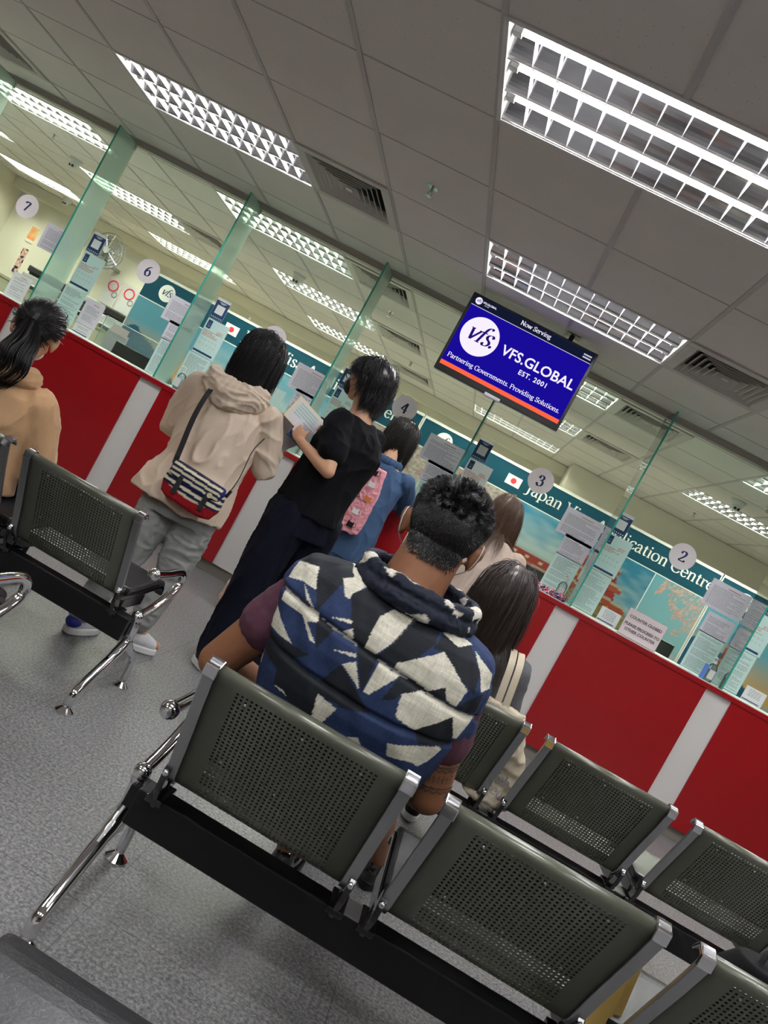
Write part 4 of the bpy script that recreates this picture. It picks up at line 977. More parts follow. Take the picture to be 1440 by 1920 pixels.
def head_prims(mb, c, fwd, s=1.0, up=(0, 0, 1)):
    r, f, u = frame_of(fwd, up); M = mat3(r, f, u); c = V(c); P = lambda x, y, z: c + (r * x + f * y + u * z) * s
    mb.ell(P(0, -.012, .022), (.074 * s, .092 * s, .080 * s), M)
    mb.ell(P(0, .022, -.035), (.058 * s, .064 * s, .068 * s), M)
    mb.ell(P(0, .045, -.082), (.030 * s, .030 * s, .024 * s), M)
    for a in (-1, 1):
        mb.ell(P(a * .034, .050, -.030), (.024 * s, .024 * s, .026 * s), M)
        mb.ell(P(a * .030, .072, .012), (.024 * s, .014 * s, .009 * s), M)
        e = Matrix.Rotation(a * -.35, 3, 'Z'); mb.ell(P(a * .081, -.006, -.016), (.008 * s, .019 * s, .031 * s), M @ e); mb.ell(P(a * .089, -.015, -.004), (.0065 * s, .011 * s, .020 * s), M @ e); mb.ell(P(a * .078, .002, -.040), (.007 * s, .008 * s, .009 * s), M)
    mb.cap(P(0, .078, .008), P(0, .100, -.026), .008 * s, .012 * s)
    for a in (-1, 1): mb.ell(P(a * .011, .090, -.030), (.008 * s, .009 * s, .007 * s), M)
    mb.ell(P(0, .078, -.056), (.020 * s, .012 * s, .010 * s), M)
    return P, M
def face_parts(P, M, par, s=1.0, lips=True):
    for a in (-1, 1):
        e = MB().ell(P(a * .030, .073, .002), (.0125 * s, .008 * s, .0085 * s), M, 12, 8).build('eye', m_eyew, par, smooth=True)
        MB().ell(P(a * .030, .0795, .002), (.0055 * s, .003 * s, .0055 * s), M, 10, 6).build('iris', m_iris, e, smooth=True)
        MB().tube([P(a * .014, .0875, .020), P(a * .030, .086, .026), P(a * .046, .074, .020)], [.0022 * s, .003 * s, .0015 * s], 6).build('eyebrow', m_hair_k, par, smooth=True)
    if lips: MB().ell(P(0, .088, -.055), (.020 * s, .006 * s, .004 * s), M, 12, 6).ell(P(0, .087, -.061), (.016 * s, .006 * s, .005 * s), M, 12, 6).build('mouth', m_lip, par, smooth=True)
def hand_prims(mb, w, d, palm_n, side=1, s=1.0, curl=.6, thumb_out=.7):
    """wrist w, direction d of the hand, palm_n out of the palm, side = thumb side sign"""
    d = V(d).normalized(); n = V(palm_n); n = (n - d * n.dot(d)).normalized(); a = d.cross(n).normalized() * side; w = V(w)
    M = mat3(a, d, n)
    mb.ell(w + d * .045 * s, (.036 * s, .050 * s, .015 * s), M); mb.ell(w + d * .012 * s, (.026 * s, .03 * s, .017 * s), M)
    for i, (off, L, r) in enumerate(((.026, .072, .0088), (.009, .080, .009), (-.008, .074, .0086), (-.024, .060, .0076))):
        p = w + d * (.082 - abs(i - 1) * .004) * s + a * off * s; dd = d.copy(); seg = [.46, .30, .24]
        for k in range(3):
            ang = curl * (.55 if k == 0 else 1.0); dd = (dd * math.cos(ang) + n * math.sin(ang)).normalized() if k == 0 else (dd * math.cos(ang * .9) + n.lerp(-d, min(1, .4 * k * curl)).normalized() * math.sin(ang * .9)).normalized()
            q = p + dd * L * seg[k] * s; mb.cap(p, q, r * s * (1 - .07 * k), r * s * (1 - .07 * (k + 1)), 8); p = q
    p = w + d * .022 * s + a * .024 * s; q = p + (d * .6 + a * .8 * thumb_out + n * .35).normalized() * .036 * s; e = q + (d * .85 + a * .25 + n * .35).normalized() * .030 * s
    mb.cap(p, q, .0125 * s, .0105 * s, 8); mb.cap(q, e, .0105 * s, .0085 * s, 8)
def arm_prims(mb, sh, el, wr, s=1.0, g_=0.0):
    mb.chain([sh, V(sh).lerp(V(el), .45), el], [.046 * s + g_, .043 * s + g_, .035 * s + g_]); mb.chain([el, V(el).lerp(V(wr), .3), wr], [.035 * s + g_, .036 * s + g_, .023 * s + g_])
def leg_prims(mb, hip, kn, an, toe=None, s=1.0, g_=0.0):
    mb.chain([hip, V(hip).lerp(V(kn), .5), kn], [.078 * s + g_, .068 * s + g_, .050 * s + g_]); mb.chain([kn, V(kn).lerp(V(an), .3), an], [.048 * s + g_, .050 * s + g_, .031 * s + g_])
    if toe is not None: mb.chain([V(an) + V((0, 0, -.02)), toe], [.030 * s, .024 * s])
def shoe(par, an, toe, mt, mt2, s=1.0, name='shoe'):
    an = V(an); toe = V(toe); d = V((toe.x - an.x, toe.y - an.y, 0)).normalized(); heel = V((an.x, an.y, 0)) - d * .045 * s; tip = V((toe.x, toe.y, 0)); r = V((-d.y, d.x, 0))
    L = (tip - heel).length; q = MB(); q.loft([(heel.lerp(tip, .5) + V((0, 0, z)), .042 * s * k, L / 2 * kk) for z, k, kk in ((.003, .92, .97), (.008, 1, 1), (.028, 1.0, .99), (.032, .94, .96))], r, 30, 2.6, fwd=d)
    so = q.build('sole', mt2, None, smooth=False)
    u = MB(); u.chain([heel + d * .035 * s + V((0, 0, .055)), heel + d * .11 * s + V((0, 0, .052)), tip - d * .04 * s + V((0, 0, .040))], [.036 * s, .037 * s, .032 * s]); u.cap(heel + d * .035 + V((0, 0, .05)), heel + d * .04 + V((0, 0, .085)), .036 * s, .033 * s)
    o = skin_obj(name, u, .005, mt, par, 3)
    so.parent = o
    return o
# hair strands -----------------------------------------------------
def strands(mb, paths, r0, taper=.15, n=3):
    for pts in paths:
        N = len(pts)
        if N < 3: continue
        t = (pts[1] - pts[0]).normalized(); a = t.orthogonal().normalized(); vs = []
        for i in range(N):
            t = (pts[min(i + 1, N - 1)] - pts[max(i - 1, 0)])
            if t.length < 1e-7: t = V((0, 0, -1))
            t.normalize(); a = (a - t * a.dot(t))
            a = a.normalized() if a.length > 1e-6 else t.orthogonal().normalized()
            b = t.cross(a); rr = r0 * (1 - (1 - taper) * (i / (N - 1)) ** 2)
            for k in range(n): th = 2 * PI * k / n; vs.append(pts[i] + (a * math.cos(th) + b * math.sin(th)) * rr)
        mb.add(vs, [(i * n + k, i * n + (k + 1) % n, (i + 1) * n + (k + 1) % n, (i + 1) * n + k) for i in range(N - 1) for k in range(n)])
def push(p, cols):
    for (c, rad, Mi, M) in cols:
        l = Mi @ (p - c); q = V((l.x / rad[0], l.y / rad[1], l.z / rad[2])); d = q.length
        if 1e-6 < d < 1: q = q / d; p = c + M @ V((q.x * rad[0], q.y * rad[1], q.z * rad[2]))
    return p
def col(c, rad, M=None):
    M = M or Matrix.Identity(3); return (V(c), rad, M.inverted(), M)
def hair(name, par, mt, c, fwd, s=1.0, up=(0, 0, 1), ncl=170, per=16, length=.3, cols=(), rad=.0012, part=0.03, seed=1, tie=None, tail=None, volume=1.08, lenfn=None, frizz=.006, keep=None, base=True, tipjit=.04, fringe=False, mats=None):
    rnd = random.Random(seed); r, f, u = frame_of(fwd, up); M = mat3(r, f, u); c = V(c)
    hc = c + (f * -.014 + u * .024) * s; R3 = V((.078, .097, .086)) * s * 1.0
    cc = [(hc, tuple(R3 * volume), M.inverted(), M)] + list(cols)
    mb = MB()
    if base:
        bm_ = MB(); q = []
        bm_.ell(hc + u * .008 * s - f * .014 * s, tuple(R3 * 1.045), M, 26, 18)
        # keep only scalp part
        vs, fs = bm_.v, bm_.f
        def ok(v):
            l = M.inverted() @ (V(v) - hc); x, y, z = l.x / R3.x, l.y / R3.y, l.z / R3.z
            return not (y > .30 and z < .42) and z > -.62 - .12 * (1 if y < -.2 else 0) and not (abs(x) > .55 and z < -.12 and y > -.25)
        keepf = [ff for ff in fs if all(ok(vs[i]) for i in ff)]
        mb.add(vs, keepf)
    paths = []
    for k in range(ncl):
        for _ in range(200):
            d = V((rnd.gauss(0, 1), rnd.gauss(0, 1), rnd.gauss(0, 1))).normalized()
            if d.y > .30 and d.z < .42: continue
            if (d.z < -.55 and (d.y > -.15 or d.z < -.9)) or (abs(d.x) > .6 and d.z < -.1 and d.y > -.2): continue
            if keep and not keep(d): continue
            break
        L = (lenfn(d) if lenfn else length) * rnd.uniform(.88, 1.06)
        root = hc + M @ V((d.x * R3.x, d.y * R3.y, d.z * R3.z))
        nrm = (M @ V((d.x / R3.x, d.y / R3.y, d.z / R3.z))).normalized()
        if tie is not None:
            tp = c + (r * tie[0] + f * tie[1] + u * tie[2]) * s
            pts = []; N = 12
            for i in range(N + 1):
                t = i / N; p = root.lerp(tp, t); p = push(p, [(hc, tuple(R3 * 1.05), M.inverted(), M)]) if t < .95 else p; pts.append(p)
            guide = pts
        else:
            side = 1 if d.x > part else -1
            front = max(0, min(1, (d.y + .25) / .6)); back = 1 - front
            v = nrm * .2 + r * (side * .9 * front + d.x * .15 * back) - f * (.45 * back + .15 * front) - u * (.35 + .2 * back)
            if fringe and d.y > .15: v = f * .55 + r * side * .45 - u * .45
            v = (v - nrm * v.dot(nrm) * .7).normalized(); p = root.copy(); guide = [p.copy()]; ds = L / 16
            for i in range(16):
                v = (v * .72 + V((0, 0, -1)) * .42 + V((rnd.gauss(0, 1), rnd.gauss(0, 1), 0)) * .03).normalized(); p = p + v * ds; p = push(p, cc[:1]); p2_ = push(p, list(cols))
                if (p2_ - p).length > 1e-5:
                    o_ = V((p2_.x - cols[0][0].x, p2_.y - cols[0][0].y, 0)).normalized(); o_.y *= 1.3; v = (v + o_ * .16 + V((0, 0, -.12))).normalized(); p = p2_
                guide.append(p.copy())
        for m_ in range(per):
            off = V((rnd.gauss(0, 1), rnd.gauss(0, 1), rnd.gauss(0, 1))) * .009 * s; ph = rnd.uniform(0, 6.3); lift = rnd.random() ** 2 * (.012 if length > .2 else .005) * (0 if lenfn or tie is not None else 1); cut = rnd.uniform(1 - tipjit * 4, 1.0); G_ = []
            n_ = max(4, int(len(guide) * cut))
            for i, p in enumerate(guide[:n_]):
                t = i / len(guide); wob = V((math.sin(ph + t * 9), math.cos(ph * 1.3 + t * 8), 0)) * frizz * t
                q = p + off * (1 - .35 * t) + wob + (p - hc).normalized() * lift * min(1, t * 4); q = push(q, [cc[0]]) if (tie is None and i < 9) or (tie is not None and t < .8) else q; G_.append(q)
            paths.append(G_)
    if tail is not None:
        tp = c + (r * tie[0] + f * tie[1] + u * tie[2]) * s; pts = smoothpath([tp] + [V(q) for q in tail], 6)
        for k in range(520):
            a = rnd.uniform(0, 6.3); rr = math.sqrt(rnd.random()); G_ = []; cut = rnd.uniform(.72, 1)
            for i, p in enumerate(pts[:max(4, int(len(pts) * cut))]):
                t = i / len(pts); w_ = .016 + .050 * math.sin(min(1, t * 1.5 + .1) * PI * .62); G_.append(p + (r * math.cos(a) + f * math.sin(a) * .7) * rr * w_ + V((math.sin(a * 7 + t * 6), 0, 0)) * .004)
            paths.append(G_)
    strands(mb, paths, rad)
    me = mb.mesh(name)
    return link(name, me, mt, par, True)

# fabric materials
m_cream = M_('cream_windbreaker', (.66, .54, .42), .65, bump=.12, bs=40)
m_greyp = M_('grey_trousers', (.27, .28, .27), .85, bump=.15, bs=200, var=.12)
m_black_c = M_('black_cotton', (.0055, .0055, .007), .9, spec=.12, bump=.12, bs=220); m_black_p = M_('navy_black_trousers', (.0045, .005, .012), .85, spec=.12, bump=.1, bs=150)
m_tan = M_('tan_fleece', (.62, .38, .20), .9, bump=.2, bs=260, sheen=.3)
m_denim = M_('blue_denim', (.030, .072, .155), .85, bump=.3, bs=320, var=.35, vs=18); m_denim_l = M_('light_denim', (.16, .30, .44), .85, bump=.3, bs=320, var=.3, vs=14)
m_beige = M_('beige_coat', (.50, .40, .33), .8, bump=.1, bs=60); m_card = M_('grey_marl', (.12, .125, .135), .95, bump=.4, bs=350, var=.35, vs=120)
m_maroon = M_('maroon_cotton', (.075, .022, .04), .9, bump=.1, bs=220); m_short = M_('charcoal_shorts', (.02, .02, .024), .85)
m_navyc = M_('navy_skirt', (.01, .014, .04), .8); m_canvas = M_('cream_canvas', (.68, .60, .45), .9, bump=.2, bs=260); m_peach = M_('peach_canvas', (.60, .42, .32), .85, bump=.15, bs=90)
m_strap = M_('black_webbing', (.012, .012, .013), .7)


# ---- 1. seated man in patterned vest
WP = [[(-290, 920), (-240, 933), (-218, 890), (-251, 890), (-293, 878)], [(-282, 849), (-186, 853), (-179, 835), (-200, 823), (-162, 793), (-172, 791), (-215, 829), (-280, 828)], [(-282, 810), (-207, 762), (-280, 763)], [(-251, 890), (-237, 881), (-197, 853), (-223, 863)], [(-192, 979), (-164, 971), (-144, 961), (-120, 968), (-121, 953), (-143, 924), (-141, 911), (-155, 911), (-178, 940), (-159, 953)], [(-162, 859), (-114, 877), (-112, 868)], [(-122, 844), (-105, 863), (-92, 840)], [(-50, 936), (-1, 941), (-15, 881), (-37, 838), (-65, 839), (-66, 913)], [(-123, 801), (-73, 820), (-68, 812)], [(-88, 785), (-65, 806), (-32, 756)], [(-20, 826), (31, 823), (-9, 755), (-21, 755)], [(13, 846), (89, 912), (131, 886), (171, 862), (167, 820), (143, 822), (126, 848), (96, 823), (63, 828), (12, 831)], [(61, 950), (92, 956), (119, 950), (137, 947), (112, 933), (70, 942)], [(147, 941), (207, 911), (217, 879), (200, 869), (179, 904)], [(52, 793), (84, 816), (149, 812), (217, 805), (205, 751), (196, 751), (171, 797), (112, 734), (63, 743)], [(-105, 700), (-53, 692), (-68, 645), (-93, 647)], [(76, 682), (107, 693), (176, 720), (187, 717), (176, 685), (160, 659), (137, 664), (88, 652)], [(-17, 640), (17, 660), (31, 644)], [(-273, 706), (-265, 705), (-258, 671), (-268, 670)], [(-203, 659), (-175, 661), (-164, 654)]]
BP = [[(-285, 956), (-182, 985), (-160, 955), (-175, 923), (-191, 855), (-217, 890), (-240, 933), (-290, 920)], [(-187, 848), (-139, 839), (-155, 782)], [(-145, 923), (-115, 952), (-75, 955), (-50, 936), (-66, 913), (-65, 839), (-92, 840), (-112, 868)], [(-271, 755), (-162, 764), (-191, 733), (-114, 725), (-90, 784), (-32, 749), (13, 719), (-43, 700), (-105, 700), (-93, 647), (-163, 649), (-203, 659), (-212, 693), (-263, 706)], [(-82, 839), (-28, 836), (-24, 751)], [(-34, 833), (-14, 879), (-1, 941), (61, 950), (63, 917), (45, 873), (10, 835)], [(70, 942), (136, 944), (179, 904), (188, 858), (131, 886), (89, 912), (64, 907)], [(31, 823), (64, 826), (126, 848), (143, 822), (98, 820), (52, 793), (44, 774), (20, 758)], [(167, 820), (205, 868), (216, 823), (199, 813)], [(112, 734), (171, 797), (196, 751), (199, 729), (135, 710)]]
def inpoly(x, y, P):
    r = False; j = len(P) - 1
    for i in range(len(P)):
        if (P[i][1] > y) != (P[j][1] > y) and x < (P[j][0] - P[i][0]) * (y - P[i][1]) / (P[j][1] - P[i][1]) + P[i][0]: r = not r
        j = i
    return r
SEAM1 = [(-.33, .862), (-.292, .855), (-.14, .841), (.03, .825), (.217, .805), (.27, .80)]; SEAM2 = [(-.33, .742), (-.114, .725), (.013, .719), (.193, .73), (.27, .74)]
def seamz(S, x):
    for i in range(len(S) - 1):
        if S[i][0] <= x <= S[i + 1][0]: t = (x - S[i][0]) / (S[i + 1][0] - S[i][0]); return S[i][1] * (1 - t) + S[i + 1][1] * t
    return S[0][1] if x < S[0][0] else S[-1][1]
def man1():
    t = empty('person', (-.04, 1.8, 0), 0, 'seated man in blue, black and white patterned padded vest, seen from behind', 'person')
    hc = V((-.036, 1.712, 1.130)); fwd = V((.02, 1, -.22))
    b = MB(); P, M = head_prims(b, hc, fwd, 1.07)
    b.chain([hc + V((0, -.02, -.04)), (-.04, 1.675, 1.00), (-.04, 1.66, .93)], [.066, .072, .085])
    b.loft([((-.04, 1.80, .43), .16, .11), ((-.04, 1.77, .55), .16, .11), ((-.04, 1.71, .70), .17, .105), ((-.035, 1.675, .85), .185, .10), ((-.035, 1.67, .93), .15, .075), ((-.035, 1.67, .96), .08, .05)], (1, 0, 0))
    aL = (-.215, 1.68, .895); eL = (-.345, 1.71, .63); wL = (-.25, 1.95, .56); aR = (.145, 1.69, .88); eR = (.215, 1.74, .60); wR = (.185, 1.97, .53)
    for a, e, w_ in ((aL, eL, wL), (aR, eR, wR)): arm_prims(b, a, e, w_, 1.25)
    hand_prims(b, wL, (.4, .8, -.15), (0, 0, -1), 1, .95, .5); hand_prims(b, wR, (.1, .9, -.4), (-.3, 0, -1), -1, .95, .7)
    hipL, hipR = (-.13, 1.82, .47), (.05, 1.82, .47); kL, kR = (-.12, 2.19, .455), (.14, 2.22, .455); nL, nR = (.0, 2.22, .09), (.275, 2.50, .09)
    leg_prims(b, hipL, kL, nL, (.03, 2.40, .04), .95); leg_prims(b, hipR, kR, nR, (.33, 2.68, .04), .95)
    body = skin_obj('body', b, .0065, m_skin_b, t, 3)
    face_parts(P, M, t)
    # mask straps over the ears
    for a in (-1, 1): mk = MB().tube(smoothpath([P(a * .055, .075, -.03), P(a * .080, .02, -.012), P(a * .086, -.022, .012), P(a * .088, -.028, -.015), P(a * .080, -.004, -.045), P(a * .058, .05, -.06)], 5), .0013, 5).build('mask_strap', m_maskw, t)
    q = MB().ell(P(0, .078, -.045), (.052, .030, .040), M); q.build('face_mask', m_maskw, t, smooth=True)
    # tee shirt sleeves
    s_ = MB()
    for a, e in ((aL, eL), (aR, eR)):
        a = V(a); e = V(e); s_.chain([a, a.lerp(e, .25), a.lerp(e, .50)], [.066, .066, .066])
    s_.loft([((-.04, 1.79, .52), .165, .115), ((-.035, 1.68, .85), .19, .105), ((-.035, 1.67, .95), .13, .07)], (1, 0, 0))
    skin_obj('tee_shirt', s_, .0065, m_maroon, t, 2, wrinkle(.003, 22))
    # vest
    v = MB()
    v.loft([((-.02, 1.76, .535), .185, .135), ((-.025, 1.735, .60), .210, .138), ((-.03, 1.705, .70), .232, .138), ((-.035, 1.685, .80), .250, .134), ((-.038, 1.675, .88), .250, .124), ((-.04, 1.67, .93), .222, .105), ((-.04, 1.67, .962), .165, .086), ((-.035, 1.67, .985), .115, .075)], (1, 0, 0), 40, 2.5)
    for a in (-1, 1): v.cap((-.04 + a * .06, 1.67, .945), (-.04 + a * .185, 1.665, .905), .052, .062)
    v.cap((-.235, 1.67, .88), (-.245, 1.69, .78), .058, .05); v.cap((.165, 1.67, .87), (.18, 1.69, .78), .055, .05)
    rr_, ff_, uu_ = V((1, 0, 0)), V((0, 1, 0)), V((0, 0, 1))
    K = .955
    def puff(p, n):
        x, z = p.x / K, 1.159 - (1.159 - p.z) / K
        if p.y < 1.72:
            for S in (SEAM1, SEAM2):
                d = abs(z - seamz(S, x)); p = p - n * .008 * math.exp(-(d / .007) ** 2)
            p = p + n * .004 * noise.noise(V((x * 26, 0, z * 5)) + V((z * 14, 0, 0))) + n * .005 * noise.noise(V((x * 9, 3, z * 13)))
            d = abs(x + .10) * 2
        else: p = p + n * .004 * noise.noise(p * 20)
        return p
    me = remesh(v, .0029, 4, disp=puff)
    def vp(c):
        if c.y > 1.76:
            n = noise.noise(c * 9); return (.72, .70, .58) if n > .22 else ((.015, .018, .025) if n < -.1 else (.02, .04, .13))
        x, z = c.x / K * 1000, (1.159 - (1.159 - c.z) / K) * 1000; j = .8 * noise.noise(c * 60); x += j; z += j
        for P_ in WP:
            if inpoly(x, z, P_): return (.72, .70, .58)
        for P_ in BP:
            if inpoly(x, z, P_): return (.013, .016, .021)
        for S in (SEAM1,):
            if abs(z / 1000 - seamz(S, x / 1000)) < .0022: return (.45, .43, .38)
        return (.022, .040, .105)
    paint_mesh(me, vp); mv = attr_mat('printed_vest_cloth', .75, weave=.2, spec=.25); vest = link('padded_vest', me, mv, t, True)
    # collar stands away from the neck
    cb = MB(); nn = 26; rings = []
    for i in range(nn + 1):
        a = PI * 2 * i / nn; rings.append(V((-.022 + .130 * math.cos(a), 1.672 + .102 * math.sin(a), 1.012 + .010 * math.sin(a))))
    for i in range(nn): cb.cap(rings[i], rings[i + 1], .016, .016, 8); cb.cap(rings[i] + V((0, 0, -.03)), rings[i + 1] + V((0, 0, -.03)), .02, .02, 8)
    mec = remesh(cb, .0045, 2, disp=wrinkle(.004, 40))
    paint_mesh(mec, lambda c: (.72, .70, .60) if noise.noise(c * 28 + V((4, 0, 0))) > .28 else (.013, .017, .03)); link('collar', mec, mv, vest, True)
    sans('SHANGHAI TANG', 'printed_wordmark', (-.0120, 1.538, .891), (.25, 0, .97), (-.97, 0, .25), .0085, M_('dark_print', (.05, .05, .06), .7), vest, bold=.01)
    # shorts and shoes
    s_ = MB()
    for h_, k_ in ((hipL, kL), (hipR, kR)): s_.chain([h_, V(h_).lerp(V(k_), .9)], [.092, .072])
    s_.loft([((-.04, 1.83, .42), .16, .12), ((-.04, 1.79, .56), .165, .12)], (1, 0, 0)); skin_obj('shorts', s_, .009, m_short, t, 2, wrinkle(.004, 18))
    shoe(t, (.0, 2.22, .09), (.04, 2.43, 0), m_blackg, m_blackm); shoe(t, (.275, 2.50, .09), (.345, 2.72, 0), m_blackg, m_blackm)
    # arm tattoo: bands and script-like marks
    tt = MB(); a = V(aR); e = V(eR); ax = (e - a).normalized(); r0 = V((0, -1, 0)); r0 = (r0 - ax * r0.dot(ax)).normalized(); r1 = ax.cross(r0)
    def onarm(t_, th): 
        c = a.lerp(e, t_); rr = 1.25 * (.043 if t_ < .5 else .043 + (.035 - .043) * (t_ - .45) / .55) + .0022; return c + (r0 * math.cos(th) + r1 * math.sin(th)) * rr
    for t_ in (.66, .69, .84, .87):
        for k in range(16):
            th = -1.3 + k * .165; q = .012 * (1 if k % 2 else -1) * (1 if t_ in (.69, .87) else .4); tt.quad(onarm(t_ + q, th), onarm(t_ - q, th + .165), onarm(t_ - q + .012, th + .165), onarm(t_ + q + .012, th))
    rnd = random.Random(4)
    tt.quad(onarm(.735, -.9), onarm(.735, .7), onarm(.742, .7), onarm(.742, -.9))
    for k in range(8):
        th = -.85 + k * .2; tt.quad(onarm(.735, th), onarm(.735, th + .05), onarm(.80, th + .05), onarm(.80, th)); z = rnd.uniform(.75, .78); tt.quad(onarm(z, th), onarm(z, th + .12), onarm(z + .009, th + .12), onarm(z + .009, th))
    tt.build('tattoo', M_('faded_tattoo_ink', (.07, .045, .035), .6), body, fixn=False)
    # short hair
    rnd = random.Random(3); r, f, u = frame_of(fwd); hb = MB(); hcn = hc + f * -.013 + u * .024
    cap_ = MB(); cap_.ell(hcn + u * .002, (.083, .102, .0895), M, 40, 28)
    def okc(v):
        l = M.inverted() @ (V(v) - hcn); x, y, z = l.x / .0825, l.y / .1015, l.z / .089
        return not (y > .45 and z < .45) and z > -.55 and not (abs(x) > .72 and z < -.20 and y > -.15) 
    hb.add(cap_.v, [ff for ff in cap_.f if all(okc(cap_.v[i]) for i in ff)])
    paths = []
    while len(paths) < 24000:
        d = V((rnd.gauss(0, 1), rnd.gauss(0, 1), rnd.gauss(0, 1))).normalized()
        if (d.y > .45 and d.z < .45) or d.z < -.80 or (abs(d.x) > .75 and d.z < -.22 and d.y > -.1): continue
        if d.z < -.52 and rnd.random() > (d.z + .80) / .28: continue
        top = max(0, min(1, (d.z + .15) / .6)); L = .004 + .019 * top ** 1.3; p = hcn + M @ V((d.x * .082, d.y * .101, d.z * .088)); n = (M @ d).normalized()
        cl = V((noise.noise(p * 80), noise.noise(p * 80 + V((9, 0, 0))), noise.noise(p * 80 + V((0, 9, 0)))))
        v = (n * .75 + f * .45 * top + cl * .55 * top - u * .5 * (1 - top)).normalized(); pts = [p]
        for k in range(3): v = (v - n * .22 + cl * .2 * top).normalized(); pts.append(pts[-1] + v * L / 3)
        paths.append(pts)
    # hairline fading down the nape
    nk = MB(); nk.ell(hc + f * -.018 - u * .045, (.0655, .0655, .060), M, 40, 24)
    def okn(v): l = M.inverted() @ (V(v) - hc); return l.y < -.035 and l.z > -.088 + abs(l.x) * .25 and l.z < 0
    hb.add(nk.v, [ff for ff in nk.f if all(okn(nk.v[i]) for i in ff)])
    for _ in range(5200):
        th = rnd.gauss(0, .62);
        if abs(th) > 1.3: continue
        zz = rnd.uniform(-.105, -.02); 
        if rnd.random() < max(0, (-zz - .052) / .035): continue
        k = math.sqrt(max(0, 1 - ((zz + .038) / .0625) ** 2)) if zz < -.038 else 1
        n = (r * math.sin(th) - f * math.cos(th)).normalized(); p = hc + f * -.018 + u * zz + (r * math.sin(th) * .065 - f * math.cos(th) * .065) * max(k, .95)
        v = (n * .22 - u + V((rnd.gauss(0, .15), rnd.gauss(0, .15), 0))).normalized(); paths.append([p, p + v * .003, p + v * .006])
    strands(hb, paths, .0011, .3); link('hair', hb.mesh('hair'), m_hair_k, t, True)
man1()


# ---- 2. tan hoodie
def p2():
    t = empty('person', (-1.760, 2.8, 0), 0, 'seated person with black ponytail in tan hoodie at left edge', 'person')
    hc = V((-1.785, 2.78, 1.035)); fwd = V((-.30, .92, -.38)); b = MB(); P, M = head_prims(b, hc, fwd, 1.0)
    b.chain([hc + V((0, -.02, -.05)), (-1.760, 2.72, .90), (-1.760, 2.70, .82)], [.048, .05, .06])
    b.loft([((-1.760, 2.78, .42), .15, .10), ((-1.760, 2.76, .60), .13, .09), ((-1.760, 2.72, .78), .16, .09), ((-1.760, 2.71, .86), .08, .05)], (1, 0, 0))
    sh = [(-1.920, 2.72, .80), (-1.600, 2.72, .80)]; el = [(-1.980, 2.80, .56), (-1.540, 2.82, .56)]; wr = [(-1.860, 3.03, .52), (-1.660, 3.03, .52)]
    for a, e, w_, sd in zip(sh, el, wr, (1, -1)): arm_prims(b, a, e, w_, .9); hand_prims(b, w_, (0, 1, 0), (0, 0, -1), sd, .85, .6)
    L = [((-1.850, 2.80, .46), (-1.880, 3.16, .45), (-1.880, 3.14, .09), (-1.880, 3.32, .04)), ((-1.670, 2.80, .46), (-1.650, 3.16, .45), (-1.650, 3.14, .09), (-1.640, 3.32, .04))]
    for q in L: leg_prims(b, *q, .9)
    skin_obj('body', b, .008, m_skin_t, t, 3); face_parts(P, M, t)
    v = MB(); v.loft([((-1.760, 2.77, .43), .185, .14), ((-1.760, 2.76, .55), .18, .14), ((-1.760, 2.735, .70), .195, .135), ((-1.760, 2.72, .80), .185, .12), ((-1.760, 2.71, .86), .12, .09), ((-1.760, 2.71, .895), .075, .07)], (1, 0, 0), 34)
    for a, e, w_ in zip(sh, el, wr): v.chain([a, V(a).lerp(V(e), .5), e], [.068, .070, .064]); v.chain([e, V(e).lerp(V(w_), .9)], [.064, .045])
    ht = skin_obj('hoodie', v, .0075, m_tan, t, 3, crease(.012, 6, (1.3, 1, .5), 3))
    h = MB(); 
    for i in range(13):
        a = PI * (.05 + i / 12 * .9) + PI; h.ell((-1.76 + .105 * math.cos(a), 2.69 + .085 * math.sin(a), .880 - .012 * abs(math.sin(a))), (.042, .040, .045))
    skin_obj('hood', h, .006, m_tan, ht, 3, crease(.008, 9, (.8, .8, 1.6)))
    v = MB()
    for q in L: v.chain([q[0], q[1], V(q[1]).lerp(V(q[2]), .85)], [.085, .062, .052])
    v.loft([((-1.760, 2.80, .41), .16, .12), ((-1.760, 2.78, .54), .16, .12)], (1, 0, 0)); skin_obj('trousers', v, .009, m_black_p, t, 2)
    for q in L: shoe(t, q[2], (q[3][0], q[3][1] + .02, 0), m_blackm, m_plw)
    hair('hair', t, m_hair_k, hc, fwd, .98, ncl=330, per=16, tie=(0, -.112, -.005), frizz=.001, tail=[(-1.715, 2.635, 1.00), (-1.705, 2.60, .94), (-1.70, 2.595, .875), (-1.745, 2.60, .80), (-1.79, 2.61, .75)], seed=5, rad=.0014)
    e = MB().tube([P(0, -.115, .012) + V((0, 0, .014)), P(0, -.125, .01) + V((0, 0, -.014))], .013, 12).build('hair_tie', m_blackm, t)
    mk = MB().ell(P(0, .082, -.045), (.046, .022, .036), M).build('face_mask', m_maskw, t, smooth=True)
p2()


